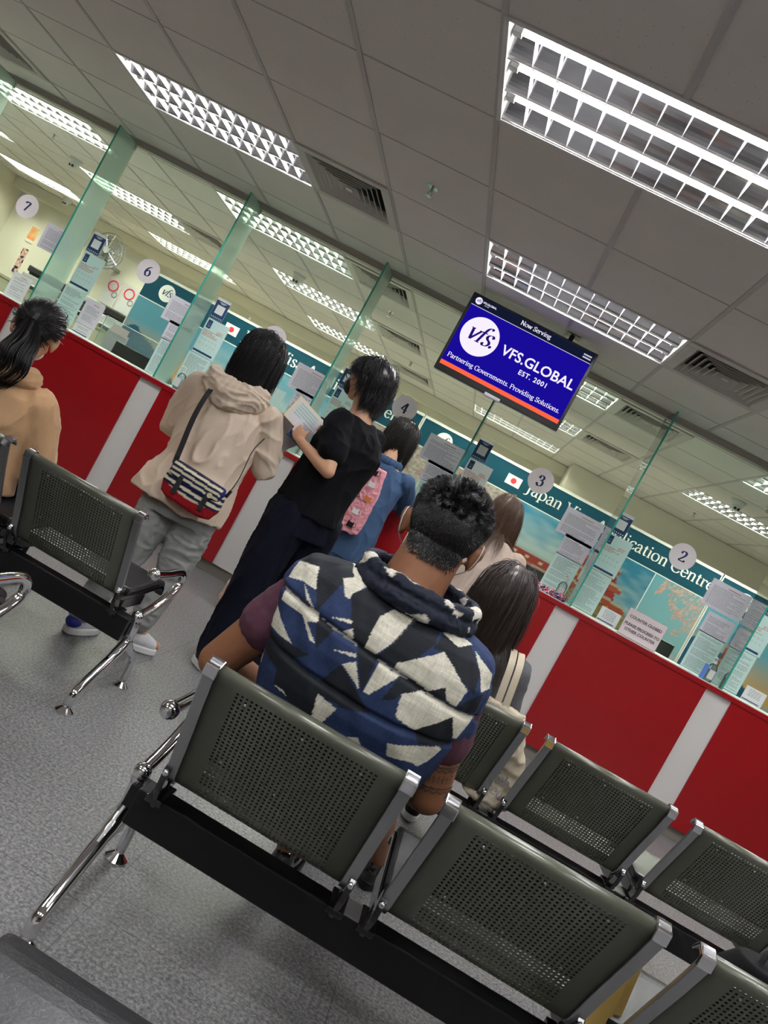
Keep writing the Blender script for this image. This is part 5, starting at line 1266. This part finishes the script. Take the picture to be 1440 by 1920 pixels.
# ---- 3. cream jacket with crossbody bag
def p3():
    t = empty('person', (-1.08, 3.28, 0), 0, 'standing person in cream hooded jacket and grey trousers with crossbody bag', 'person')
    hc = V((-1.155, 3.36, 1.385)); fwd = V((.22, .95, -.40)); b = MB(); P, M = head_prims(b, hc, fwd, .98)
    b.chain([hc + V((-.01, -.02, -.05)), (-1.16, 3.31, 1.27), (-1.155, 3.29, 1.19)], [.046, .048, .06])
    b.loft([((-1.12, 3.27, .70), .14, .10), ((-1.13, 3.28, .90), .12, .085), ((-1.155, 3.29, 1.10), .15, .085), ((-1.155, 3.29, 1.20), .10, .06)], (1, 0, 0))
    sh = [(-1.32, 3.30, 1.155), (-.985, 3.31, 1.165)]; el = [(-1.375, 3.38, .945), (-.925, 3.40, .98)]; wr = [(-1.25, 3.60, 1.03), (-.99, 3.62, 1.08)]
    for a, e, w_, sd in zip(sh, el, wr, (1, -1)): arm_prims(b, a, e, w_, .85); hand_prims(b, w_, (.1, .9, .1), (0, 0, -1), sd, .85, .6)
    L = [((-1.20, 3.26, .66), (-1.21, 3.20, .36), (-1.22, 3.06, .085), (-1.19, 3.22, .04)), ((-1.04, 3.26, .66), (-1.03, 3.29, .36), (-1.045, 3.26, .10), (-.95, 3.34, .04))]
    for q in L: leg_prims(b, *q, .88)
    skin_obj('body', b, .008, m_skin_m, t, 3); face_parts(P, M, t)
    j = MB(); j.loft([((-1.145, 3.25, .655), .215, .155), ((-1.14, 3.26, .73), .205, .15), ((-1.135, 3.28, .85), .175, .135), ((-1.145, 3.29, 1.0), .180, .13), ((-1.155, 3.30, 1.12), .185, .12), ((-1.155, 3.30, 1.19), .13, .095), ((-1.155, 3.30, 1.225), .08, .075)], (1, -.05, 0), 40)
    for a, e, w_ in zip(sh, el, wr): j.chain([a, V(a).lerp(V(e), .5), e], [.070, .073, .064]); j.chain([e, V(e).lerp(V(w_), .85)], [.064, .046])
    jk = skin_obj('jacket', j, .0065, m_cream, t, 2, crease(.015, 5.5, (1.2, 1, .8), 1.3))
    h = MB()
    for i in range(15):
        a = PI * (i / 14) + PI; h.ell((-1.155 + .118 * math.cos(a), 3.27 + .088 * math.sin(a), 1.222 - .040 * abs(math.sin(a)) ** 2), (.038, .040, .052 + .018 * abs(math.sin(a))))
    skin_obj('hood', h, .005, m_cream, jk, 3, crease(.012, 9, (.8, .8, 1.8), 2))
    v = MB()
    for q in L: v.chain([q[0], V(q[0]).lerp(V(q[1]), .5), q[1], V(q[1]).lerp(V(q[2]), .45), V(q[1]).lerp(V(q[2]), .93)], [.098, .088, .072, .062, .053])
    v.loft([((-1.12, 3.26, .60), .165, .125), ((-1.12, 3.26, .76), .155, .12)], (1, 0, 0)); skin_obj('trousers', v, .0065, m_greyp, t, 2, crease(.010, 7, (.8, .8, 1.6), 4))
    m_shoe = M_('white_knit', (.62, .63, .66), .8, bump=.3, bs=250)
    for q in L:
        s_ = shoe(t, q[2], (q[3][0] + .01, q[3][1] + .0, 0), m_shoe, m_plw, .92)
        d = (V((q[3][0], q[3][1], 0)) - V((q[2][0], q[2][1], 0))).normalized(); hl = V((q[2][0], q[2][1], 0)) - d * .012
        MB().ell(hl + V((0, 0, .055)), (.034, .036, .028), mat3(V((-d.y, d.x, 0)), d, V((0, 0, 1)))).build('blue_heel_patch', M_('blue_heel', (.02, .03, .28), .6), s_, smooth=True)
    hair('hair', t, m_hair_k, hc, fwd, .98, ncl=280, per=16, length=.215, cols=[col((-1.155, 3.29, 1.0), (.20, .15, .25))], seed=8, rad=.0014, volume=1.10, tipjit=.05)
p3()
def bag3():
    t = empty('crossbody_bag', (-1.045, 3.09, .70), 0, 'small striped crossbody bag with red base on the cream jacket hip', 'bag')
    M = Matrix.Translation((-1.045, 3.07, .765)) @ Matrix.Rotation(.06, 4, 'Y')
    def stripes(c):
        l = M.inverted() @ c
        if l.z < -.028 - .008 * math.cos(l.x * 20): return (.32, .006, .012)
        k = int((l.z + .2) / .0125) % 2
        return (.72, .66, .48) if k else (.010, .013, .045)
    b = MB(); b.loft([(M @ V((0, 0, z)), rx, ry) for z, rx, ry in ((-.078, .085, .030), (-.065, .118, .040), (-.02, .134, .045), (.03, .132, .043), (.062, .120, .034))], M.to_3x3() @ V((1, 0, 0)), 34, 3.2)
    me = remesh(b, .0035, 2, disp=wrinkle(.002, 40)); paint_mesh(me, stripes); mt = attr_mat('striped_canvas', .85, bump=.3, bs=300); link('pouch', me, mt, t, True)
    f = MB(); f.loft([(M @ V((0, -.018, z)), rx, ry) for z, rx, ry in ((.008, .095, .030), (.02, .122, .034), (.06, .128, .036), (.078, .120, .028))], M.to_3x3() @ V((1, 0, 0)), 34, 3.2)
    me = remesh(f, .0035, 2); paint_mesh(me, lambda c: ((.72, .66, .48) if int(((M.inverted() @ c).z + .2) / .0105) % 2 else (.010, .013, .045)) if (M.inverted() @ c).z > .016 and abs((M.inverted() @ c).x) < .118 else (.012, .022, .14)); link('flap', me, mt, t, True)
    for x in (-.055, .075): MB().box((x - .010, -.052, -.045), (x + .010, -.045, .03), M).build('fastening_strap', m_strap, t)
    MB().tube([M @ V((.085, -.055, .028)), M @ V((.085, -.059, .028))], .011, 16).build('snap_badge', M_('cream_badge', (.7, .6, .4), .4), t)
    st = MB(); st.sweep_rect(smoothpath([M @ V((-.13, 0, .055)), (-1.185, 3.085, .90), (-1.205, 3.105, 1.02), (-1.215, 3.135, 1.12), (-1.225, 3.20, 1.205), (-1.235, 3.29, 1.245)], 6), (.9, -.3, .3), .026, .004)
    st.sweep_rect(smoothpath([M @ V((.13, 0, .055)), (-.915, 3.12, .90), (-.935, 3.17, 1.02), (-.95, 3.3, 1.1)], 6), (.2, -.9, .1), .012, .004); st.build('shoulder_strap', m_strap, t)
    MB().tube([M @ V((-.13, 0, .05)), M @ V((-.135, 0, .085))], .007, 8).tube([M @ V((.13, 0, .05)), M @ V((.135, 0, .085))], .007, 8).build('strap_clips', m_plb, t)
bag3()


# ---- 4. person in black
def p4():
    t = empty('person', (-.68, 3.62, 0), 0, 'standing person in black tee with dark mask and glasses, holding papers', 'person')
    hc = V((-.735, 3.64, 1.555)); fwd = V((-.95, .32, -.08)); s = 1.0; b = MB(); P, M = head_prims(b, hc, fwd, s)
    b.chain([hc + V((.015, -.01, -.05)), (-.695, 3.62, 1.43), (-.68, 3.61, 1.36)], [.050, .053, .065])
    R = V((.6, .8, 0)).normalized(); lat = V((.58, .80, 0))   # shoulder axis
    b.loft([((-.68, 3.62, .90), .15, .11), ((-.68, 3.61, 1.05), .14, .10), ((-.665, 3.61, 1.25), .17, .10), ((-.67, 3.61, 1.36), .10, .06)], lat)
    shL, shR = (-.735, 3.50, 1.315), (-.60, 3.74, 1.32); elL, elR = (-.655, 3.40, 1.095), (-.62, 3.92, 1.10); wrL, wrR = (-.845, 3.46, 1.155), (-.88, 3.80, 1.15)
    arm_prims(b, shL, elL, wrL, .92); arm_prims(b, shR, elR, wrR, .92)
    hand_prims(b, wrL, (-.55, .35, .45), (.1, .75, -.2), -1, .88, .75); hand_prims(b, wrR, (-.8, -.3, .1), (0, 0, 1), -1, .88, .5)
    L = [((-.74, 3.55, .84), (-.745, 3.50, .46), (-.735, 3.50, .09), (-.81, 3.56, .04)), ((-.62, 3.68, .84), (-.66, 3.72, .46), (-.64, 3.74, .09), (-.76, 3.82, .04))]
    for q in L: leg_prims(b, *q, .95)
    skin_obj('body', b, .0065, m_skin_t, t, 2); face_parts(P, M, t)
    v = MB(); v.loft([((-.69, 3.62, .86), .17, .145), ((-.69, 3.61, .95), .165, .14), ((-.675, 3.61, 1.10), .165, .135), ((-.655, 3.61, 1.24), .180, .130), ((-.66, 3.61, 1.32), .150, .105), ((-.68, 3.61, 1.375), .085, .075)], lat, 36)
    for a, e in ((shL, elL), (shR, elR)): a = V(a); e = V(e); v.chain([a, a.lerp(e, .4), a.lerp(e, .60)], [.064, .068, .070])
    skin_obj('tee_shirt', v, .0065, m_black_c, t, 3, crease(.012, 6, (1, 1, .6), 5))
    v = MB()
    for q in L: v.chain([q[0], V(q[0]).lerp(V(q[1]), .6), q[1], V(q[1]).lerp(V(q[2]), .95)], [.112, .100, .090, .082])
    v.loft([((-.69, 3.62, .76), .17, .14), ((-.69, 3.62, .94), .15, .125)], lat); skin_obj('wide_trousers', v, .008, m_black_p, t, 3, crease(.014, 5, (1.2, 1.2, .35), 7))
    for q in L: shoe(t, q[2], (q[3][0] - .01, q[3][1] + .01, 0), m_blackm, m_plw)
    q = MB().ell(P(0, .074, -.048), (.056, .034, .042), M).build('face_mask', m_maskk, t, smooth=True)
    for a in (-1, 1):
        mk = MB(); mk.tube(smoothpath([P(a * .050, .072, -.03), P(a * .080, .02, -.010), P(a * .088, -.022, -.002)], 5), .0012, 5); mk.tube(smoothpath([P(a * .050, .072, -.065), P(a * .080, .02, -.045), P(a * .088, -.02, -.012)], 5), .0012, 5); mk.build('mask_strap', m_maskk, q)
    g_ = MB()
    for a in (-1, 1):
        c = P(a * .032, .098, .002); g_.tube([c + (M @ V((.024 * math.cos(k * PI / 12), 0, .021 * math.sin(k * PI / 12)))) for k in range(25)], .0022, 6, False)
        g_.tube([P(a * .056, .096, .006), P(a * .078, .06, .006), P(a * .085, -.01, .004)], .0020, 6)
    g_.tube([P(-.009, .100, .004), P(0, .103, .008), P(.009, .100, .004)], .002, 6); g_.build('glasses', m_plb, t)
    def lf(d): return .155 if d.y < .1 else (.10 if d.z > .3 else .06)
    hair('hair', t, m_hair_k, hc, fwd, 1.04, ncl=230, per=13, lenfn=lf, cols=[col((-.68, 3.61, 1.33), (.12, .12, .06))], seed=11, rad=.0014, volume=1.12, tipjit=.06, fringe=True, frizz=.010)
p4()
def papers4():
    hp = V((-.895, 3.49, 1.205))
    def plate(name, c, ax, ay, w_, h_, th, mt, lb, cat, par=None, curve=0.0):
        ax = V(ax).normalized(); ay = V(ay); ay = (ay - ax * ay.dot(ax)).normalized(); n = ax.cross(ay); nx = 10; vs = []; c = V(c)
        for s_ in (0, 1):
            for j in range(nx + 1):
                for i in (0, 1): u = (j / nx - .5); vs.append(c + ax * (u * w_) + ay * ((i - .5) * h_) + n * (s_ * th + curve * (u * u * 4)))
        fs = []; K = (nx + 1) * 2
        for j in range(nx): a = j * 2; fs += [(a, a + 2, a + 3, a + 1), (K + a, K + a + 1, K + a + 3, K + a + 2), (a, a + 2, K + a + 2, K + a), (a + 1, a + 3, K + a + 3, K + a + 1)]
        fs += [(0, 1, K + 1, K), (2 * nx, 2 * nx + 1, K + 2 * nx + 1, K + 2 * nx)]
        q = MB(); q.add(vs, fs); o = q.build(name, mt, par)
        if lb: tag(o, lb, cat)
        return o, c, ax, ay, n
    plate('grey_folder', (-.995, 3.56, 1.115), (.55, .2, .80), (.85, .0, -.45), .26, .17, .004, M_('grey_folder_card', (.30, .29, .35), .4), 'grey curved plastic folder hanging from the black clad person hand', 'folder', curve=.03)
    t = empty('certificate', (-.88, 3.52, 1.26), 0, 'cream certificate with green print and small portrait held above the folder', 'document')
    # tilted sheet
    ax = V((.80, .35, -.30)).normalized(); ay = V((-.35, .25, .75)); ay = (ay - ax * ay.dot(ax)).normalized(); n = ax.cross(ay).normalized(); c = V((-.870, 3.55, 1.235))
    def Q(x, y, o=0): return c + ax * x + ay * y - n * o * (1 if n.y > 0 else -1)
    sg = 1
    def rect(nm, x0, x1, y0, y1, o, mt, par): MB().quad(Q(x0, y0, o), Q(x1, y0, o), Q(x1, y1, o), Q(x0, y1, o)).build(nm, mt, par, fixn=False)
    m_cert = M_('certificate_paper', (.78, .70, .50), .6)
    sh = MB().quad(Q(-.12, -.06), Q(.12, -.06), Q(.12, .085), Q(-.12, .085)).build('sheet', m_cert, t, fixn=False); mo = sh.modifiers.new('thick', 'SOLIDIFY'); mo.thickness = .0006
    rect('inner_field', -.105, .105, -.05, .07, .0012, M_('pale_lilac', (.72, .70, .74), .6), t)
    for k in range(5): rect('green_print', -.095, .02, .055 - k * .016, .062 - k * .016, .0018, M_('green_print', (.35, .60, .52), .6) if k == 0 else bpy.data.materials['green_print'], t)
    rect('portrait', .04, .075, .015, .058, .0018, M_('portrait_print', (.45, .25, .2), .6), t); rect('portrait_hair', .046, .068, .040, .056, .0022, m_plb, t)
    w2 = empty('receipt', (-.865, 3.50, 1.20), 0, 'white receipt slips lying over the certificate in the hand', 'document')
    c = V((-.850, 3.525, 1.195))
    rect('slip', -.07, .075, -.04, .04, .004, m_paper, w2)
    for k in range(6): rect('print', -.05 + (k % 2) * .01, .05, .025 - k * .010, .029 - k * .010, .0052, m_inkt, w2)
    wl = MB().box((-.09, -.012, -.045), (.09, .004, .03), Matrix.Translation((-.845, 3.545, 1.165)) @ mat3(ax, n, ay).to_4x4()).build('wallet', m_navy, None, bevel=.004); tag(wl, 'dark open wallet gripped under the papers by the person in black', 'wallet')
papers4()


# ---- 5. denim jacket with pink tote
def p5():
    t = empty('person', (-.62, 4.95, 0), 0, 'person in blue denim jacket leaning on counter four', 'person')
    hc = V((-.650, 5.06, 1.495)); fwd = V((.50, .86, -.45)); b = MB(); P, M = head_prims(b, hc, fwd, .98)
    b.chain([hc + V((0, -.02, -.05)), (-.65, 4.98, 1.37), (-.64, 4.95, 1.29)], [.046, .048, .06])
    b.loft([((-.62, 4.86, .78), .14, .10), ((-.63, 4.88, .98), .12, .09), ((-.63, 4.93, 1.18), .15, .09), ((-.64, 4.95, 1.30), .09, .06)], (1, 0, 0))
    sh = [(-.80, 4.96, 1.235), (-.475, 4.96, 1.235)]; el = [(-.86, 5.20, 1.08), (-.40, 5.14, 1.085)]; wr = [(-.74, 5.42, 1.09), (-.50, 5.43, 1.09)]
    for a, e, w_, sd in zip(sh, el, wr, (1, -1)): arm_prims(b, a, e, w_, .85); hand_prims(b, w_, (.1, .9, 0), (0, 0, -1), sd, .8, .4)
    L = [((-.70, 4.86, .74), (-.72, 4.90, .40), (-.74, 4.88, .085), (-.74, 5.05, .04)), ((-.54, 4.86, .74), (-.54, 4.92, .40), (-.52, 4.86, .085), (-.50, 5.03, .04))]
    for q in L: leg_prims(b, *q, .9)
    skin_obj('body', b, .009, m_skin_t, t, 3); face_parts(P, M, t)
    j = MB(); j.loft([((-.625, 4.86, .64), .19, .14), ((-.625, 4.87, .80), .175, .135), ((-.63, 4.90, 1.0), .165, .125), ((-.635, 4.93, 1.16), .185, .115), ((-.64, 4.95, 1.26), .135, .09), ((-.645, 4.96, 1.31), .075, .07)], (1, 0, 0), 36)
    for a, e, w_ in zip(sh, el, wr): j.chain([a, V(a).lerp(V(e), .5), e], [.066, .066, .060]); j.chain([e, V(e).lerp(V(w_), .8)], [.060, .046])
    jk = skin_obj('denim_jacket', j, .0075, m_denim, t, 2, crease(.012, 6, (1, 1, .8), 9))
    cl = MB()
    for i in range(11): a = PI + PI * i / 10; cl.ell((-.645 + .085 * math.cos(a), 4.965 + .072 * math.sin(a), 1.305), (.025, .025, .034))
    skin_obj('jacket_collar', cl, .006, m_denim, jk, 2)
    v = MB()
    for q in L: v.chain([q[0], V(q[0]).lerp(V(q[1]), .5), q[1], V(q[1]).lerp(V(q[2]), .93)], [.095, .085, .068, .055])
    v.loft([((-.62, 4.86, .66), .15, .115), ((-.62, 4.86, .80), .15, .115)], (1, 0, 0)); skin_obj('jeans', v, .009, m_denim_l, t, 3, wrinkle(.006, 12))
    for q in L: shoe(t, q[2], (q[3][0], q[3][1] + .02, 0), m_plw, m_plw)
    hair('hair', t, m_hair_d, hc, fwd, .98, ncl=240, per=15, length=.30, cols=[col((-.635, 4.92, 1.02), (.21, .160, .33))], seed=13, rad=.0015, volume=1.08)
p5()
def tote5():
    t = empty('pink_tote_bag', (-.66, 4.70, .80), 0, 'pink tote bag printed with cats hanging behind the denim jacket', 'bag')
    b = MB(); rg = V((.95, .1, 0)); b.loft([((-.655, 4.69, z), rx, .035) for z, rx in ((.800, .07), (.815, .098), (.90, .108), (1.05, .104), (1.18, .088), (1.24, .075))], rg, 30, 3)
    me = remesh(b, .0045, 2, disp=wrinkle(.006, 18)); paint_mesh(me, lambda c: (.78, .34, .38)); link('sack', me, M_('pink_cotton', (.80, .34, .39), .8, bump=.15, bs=200), t, True)
    q = MB()
    def Y(x, z): return 4.69 - .044
    cats = [(-.62, 1.13, 'w'), (-.69, 1.03, 'k'), (-.60, 1.04, 'o'), (-.63, .94, 'w'), (-.70, .90, 'o'), (-.62, .855, 'k'), (-.735, .97, 'k'), (-.64, 1.20, 'k')]
    for (x, z, c) in cats:
        s = .020; pts = [(-1, -.8), (1, -.8), (1.05, .5), (.95, 1.25), (.5, .8), (-.4, .8), (-.9, 1.2), (-1.05, .5)]
        mt = {'w': m_textw, 'k': m_plb, 'o': M_('orange_print', (.7, .22, .05), .7)}[c]
        o = MB(); o.add([(x + s * a, Y(x, z), z + s * b_) for a, b_ in pts], [tuple(range(len(pts)))]); k = o.build('cat_print', mt, t, fixn=False)
        o = MB(); o.tube([(x + s, Y(x, z) - .001, z - s * .5), (x + s * 1.9, Y(x, z) - .001, z), (x + s * 1.5, Y(x, z) - .001, z + s)], .0022, 5); o.build('cat_tail', mt, k)
    h = MB(); h.sweep_rect(smoothpath([(-.68, 4.66, 1.22), (-.675, 4.73, 1.27), (-.70, 4.84, 1.30), (-.76, 4.93, 1.315), (-.79, 4.98, 1.31)], 6), (1, 0, .3), .03, .004); h.build('brown_strap', M_('brown_leather', (.20, .05, .03), .4), t)
tote5()


# ---- 6. beige coat at counter three
def p6():
    t = empty('person', (.24, 4.9, 0), 0, 'person in beige coat with long brown hair at counter three', 'person')
    hc = V((.185, 5.00, 1.375)); fwd = V((.35, .9, -.30)); b = MB(); P, M = head_prims(b, hc, fwd, .98)
    b.chain([hc + V((0, -.02, -.05)), (.20, 4.93, 1.25), (.21, 4.90, 1.18)], [.046, .048, .06])
    b.loft([((.22, 4.85, .72), .14, .10), ((.225, 4.86, .90), .12, .09), ((.225, 4.88, 1.08), .15, .09), ((.215, 4.90, 1.19), .09, .06)], (1, 0, 0))
    sh = [(.055, 4.90, 1.125), (.385, 4.90, 1.125)]; el = [(.0, 5.08, 1.0), (.43, 5.10, 1.02)]; wr = [(.12, 5.38, 1.09), (.34, 5.40, 1.09)]
    for a, e, w_, sd in zip(sh, el, wr, (1, -1)): arm_prims(b, a, e, w_, .85); hand_prims(b, w_, (.1, .9, 0), (0, 0, -1), sd, .8, .4)
    L = [((.14, 4.85, .68), (.13, 4.88, .38), (.12, 4.85, .085), (.12, 5.02, .04)), ((.31, 4.85, .68), (.32, 4.88, .38), (.33, 4.85, .085), (.34, 5.02, .04))]
    for q in L: leg_prims(b, *q, .85)
    skin_obj('body', b, .009, m_skin_t, t, 3); face_parts(P, M, t)
    j = MB(); j.loft([((.215, 4.85, .73), .19, .14), ((.22, 4.86, .85), .18, .135), ((.225, 4.87, 1.0), .175, .125), ((.222, 4.89, 1.10), .18, .115), ((.215, 4.90, 1.17), .13, .09), ((.21, 4.90, 1.21), .07, .065)], (1, 0, 0), 34)
    for a, e, w_ in zip(sh, el, wr): j.chain([a, V(a).lerp(V(e), .5), e], [.066, .064, .058]); j.chain([e, V(e).lerp(V(w_), .85)], [.056, .044])
    skin_obj('coat', j, .0075, m_beige, t, 2, crease(.012, 5, (1.2, 1, .5), 12))
    s_ = MB(); s_.loft([((.22, 4.86, .22), .22, .17), ((.22, 4.86, .5), .19, .15), ((.22, 4.86, .78), .155, .12)], (1, 0, 0)); skin_obj('skirt', s_, .01, m_navyc, t, 2, wrinkle(.008, 8, (1, 1, .2)))
    for q in L: shoe(t, q[2], (q[3][0], q[3][1] + .02, 0), m_blackm, m_blackm)
    hair('hair', t, m_hair_br, hc, fwd, .98, ncl=280, per=15, length=.62, cols=[col((.215, 4.885, .92), (.22, .155, .32))], seed=17, rad=.0015, volume=1.10, frizz=.012)
p6()


# ---- 7. seated girl with long hair
def p7():
    t = empty('person', (.25, 2.85, 0), 0, 'seated person with long straight dark hair in grey cardigan', 'person')
    hc = V((.245, 2.83, 1.015)); fwd = V((.15, 1, -.22)); b = MB(); P, M = head_prims(b, hc, fwd, .98)
    b.chain([hc + V((0, -.02, -.05)), (.25, 2.79, .89), (.25, 2.78, .82)], [.046, .048, .06])
    b.loft([((.26, 2.86, .42), .15, .10), ((.26, 2.84, .58), .12, .09), ((.26, 2.80, .74), .15, .09), ((.255, 2.79, .84), .09, .06)], (1, 0, 0))
    sh = [(.10, 2.80, .795), (.405, 2.80, .795)]; el = [(.05, 2.86, .57), (.445, 2.88, .58)]; wr = [(.15, 3.08, .52), (.36, 3.09, .52)]
    for a, e, w_, sd in zip(sh, el, wr, (1, -1)): arm_prims(b, a, e, w_, .85); hand_prims(b, w_, (0, 1, 0), (0, 0, -1), sd, .8, .5)
    L = [((.17, 2.88, .46), (.15, 3.24, .45), (.15, 3.22, .09), (.15, 3.40, .04)), ((.35, 2.88, .46), (.37, 3.24, .45), (.37, 3.22, .09), (.37, 3.40, .04))]
    for q in L: leg_prims(b, *q, .88)
    skin_obj('body', b, .008, m_skin_t, t, 3); face_parts(P, M, t)
    j = MB(); j.loft([((.26, 2.85, .43), .175, .13), ((.26, 2.84, .58), .165, .125), ((.26, 2.81, .72), .175, .12), ((.255, 2.80, .80), .16, .105), ((.25, 2.79, .855), .085, .07)], (1, 0, 0), 34)
    for a, e, w_ in zip(sh, el, wr): j.chain([a, V(a).lerp(V(e), .5), e], [.060, .062, .056]); j.chain([e, V(e).lerp(V(w_), .85)], [.056, .044])
    skin_obj('cardigan', j, .0075, m_card, t, 3, crease(.008, 7, (1, 1, .8), 15))
    v = MB()
    for q in L: v.chain([q[0], q[1], V(q[1]).lerp(V(q[2]), .9)], [.085, .062, .052])
    v.loft([((.26, 2.87, .41), .16, .12), ((.26, 2.86, .52), .16, .12)], (1, 0, 0)); skin_obj('trousers', v, .01, m_black_p, t, 2)
    for q in L: shoe(t, q[2], (q[3][0], q[3][1] + .02, 0), m_blackm, m_plw)
    hair('hair', t, m_hair_db, hc, fwd, 1.0, ncl=380, per=17, length=.41, cols=[col((.255, 2.805, .59), (.205, .150, .31))], seed=19, rad=.0013, volume=1.08, frizz=.004)
p7()
def tote7():
    t = empty('canvas_tote', (.52, 2.79, .36), 0, 'cream canvas tote hanging from the grey cardigan shoulder between two seats', 'bag')
    b = MB(); b.loft([((.525 + .0, 2.76, .345), .05, .03), ((.515, 2.76, .37), .085, .05), ((.495, 2.75, .50), .100, .05), ((.445, 2.73, .62), .095, .04), ((.415, 2.71, .695), .085, .022)], (1, .15, 0), 30, 2.8)
    me = remesh(b, .005, 2, disp=wrinkle(.010, 13, seed=4)); link('sack', me, m_canvas, t, True)
    for dx in (0, .03):
        q = MB(); q.sweep_rect(smoothpath([(.385 + dx, 2.685, .69), (.375 + dx, 2.685, .76), (.365 + dx, 2.70, .83), (.36 + dx, 2.76, .868), (.362 + dx, 2.83, .86), (.38 + dx, 2.90, .80)], 6), (1, .1, .2), .024, .003); q.build('strap', m_canvas, t)
    q = MB(); ink(q, 'ish', (.500, 2.700, .455), (1, .05, -.12), (.12, 0, 1), .045, .14, .06); ink(q, 'seu', (.49, 2.700, .412), (1, .05, -.12), (.12, 0, 1), .045, .10, .04); q.build('lettering', m_inkt, t, fixn=False)
tote7()


# ---- 8. clerk behind the glass of counter four
def p8():
    t = empty('person', (-.50, 6.55, 0), 0, 'seated clerk with dark hair behind glass four, beside the denim elbow', 'person')
    hc = V((-.50, 6.5, 1.14)); fwd = V((-.2, -1, -.15)); b = MB(); P, M = head_prims(b, hc, fwd, 1.0)
    b.chain([hc + V((0, .02, -.05)), (-.5, 6.53, 1.0), (-.5, 6.54, .94)], [.048, .05, .06])
    b.loft([((-.5, 6.62, .46), .15, .10), ((-.5, 6.58, .70), .14, .09), ((-.5, 6.55, .88), .17, .09), ((-.5, 6.54, .96), .08, .05)], (1, 0, 0))
    for sx in (-1, 1): arm_prims(b, (-.5 + sx * .17, 6.55, .90), (-.5 + sx * .22, 6.45, .76), (-.5 + sx * .1, 6.28, .78), .9); hand_prims(b, (-.5 + sx * .1, 6.28, .78), (0, -1, -.1), (0, 0, -1), sx, .85, .4)
    for sx in (-1, 1): leg_prims(b, (-.5 + sx * .09, 6.62, .48), (-.5 + sx * .1, 6.30, .50), (-.5 + sx * .1, 6.36, .09), (-.5 + sx * .1, 6.2, .04), .9)
    skin_obj('body', b, .009, m_skin_t, t, 3); face_parts(P, M, t)
    j = MB(); j.loft([((-.5, 6.62, .46), .17, .13), ((-.5, 6.58, .70), .16, .12), ((-.5, 6.55, .88), .18, .11), ((-.5, 6.54, .96), .08, .065)], (1, 0, 0))
    for sx in (-1, 1): j.chain([(-.5 + sx * .17, 6.55, .90), (-.5 + sx * .22, 6.45, .76), (-.5 + sx * .14, 6.33, .78)], [.06, .052, .04])
    skin_obj('dark_jacket', j, .009, m_black_c, t, 2); hair('hair', t, m_hair_d, hc, fwd, 1.0, ncl=110, per=11, length=.2, seed=23, rad=.0018)
    c = empty('office_chair', (-.5, 6.66, 0), 0, 'black office chair under the clerk behind glass four', 'chair')
    MB().box((-.72, 6.44, .36), (-.28, 6.86, .41)).build('seat', m_pad, c, bevel=.02); MB().box((-.70, 6.80, .5), (-.30, 6.85, .95)).build('backrest', m_pad, c, bevel=.02)
    MB().tube([(-.5, 6.66, .06), (-.5, 6.66, .36)], .025, 12).build('gas_column', m_blackm, c)
    q = MB()
    for k in range(5): q.tube([(-.5, 6.66, .07), (-.5 + .27 * math.cos(k * 1.2566), 6.66 + .27 * math.sin(k * 1.2566), .03)], .02, 8)
    q.build('foot_star', m_blackm, c)
p8()

# ------------------------------------------------------------------ loose things
def peach_bag():
    t = empty('peach_bag', (-.99, 4.75, 0), 0, 'peach canvas bag on the floor against the counter by the black trousers', 'bag')
    b = MB(); b.loft([((-.985, 4.72, .02), .12, .08), ((-.99, 4.72, .06), .145, .095), ((-.99, 4.73, .22), .135, .085), ((-.975, 4.74, .36), .110, .055)], (1, .1, 0), 30, 2.8)
    link('sack', remesh(b, .006, 2, disp=wrinkle(.012, 10, seed=6)), m_peach, t, True)
    for y in (4.70, 4.77): MB().tube(smoothpath([(-1.03, y, .35), (-1.01, y, .42), (-.96, y, .43), (-.93, y, .35)], 6), .007, 8).build('handle', m_peach, t)
peach_bag()
def black_bag():
    t = empty('black_bag', (.92, 1.86, .40), 0, 'rounded black bag on the seat at the lower right edge', 'bag')
    b = MB(); b.loft([((.97, 1.66, .415), .12, .09), ((.97, 1.66, .50), .14, .10), ((.97, 1.63, .62), .13, .085), ((.97, 1.61, .69), .09, .06)], (1, 0, 0), 30, 2.4)
    link('sack', remesh(b, .006, 3), M_('black_nylon', (.004, .004, .005), .8, spec=.15, bump=.2, bs=120), t, True)
    MB().tube(smoothpath([(.92, 1.61, .68), (.93, 1.61, .72), (1.0, 1.61, .72), (1.02, 1.61, .68)], 6), .006, 8).build('handle', m_strap, t)
black_bag()
m_env = M_('manila', (.62, .42, .12), .7, bump=.1, bs=30)
for q, (x, rz, lb) in enumerate(((.705, .12, 'manila envelope standing between the two nearest right seats, front one'), (.715, .02, 'second manila envelope tucked behind the first between the seats'))):
    M = Matrix.Translation((x + q * .012, 1.66 + q * .03, .43)) @ Matrix.Rotation(rz + .5, 4, 'Z') @ Matrix.Rotation(-.12, 4, 'X')
    t = empty('manila_envelope', (x, 1.66 + q * .03, .43), 0, lb, 'envelope', 'manila envelopes between seats')
    MB().box((-.055, -.003, -.06), (.075, .003, .165), M).build('envelope', m_env, t)
    MB().box((-.055, -.0045, .10), (.075, -.0032, .163), M).build('flap', m_env, t)

bpy.data.scenes.remove(TMP)
print('T end %.1f' % (time.time() - T0))
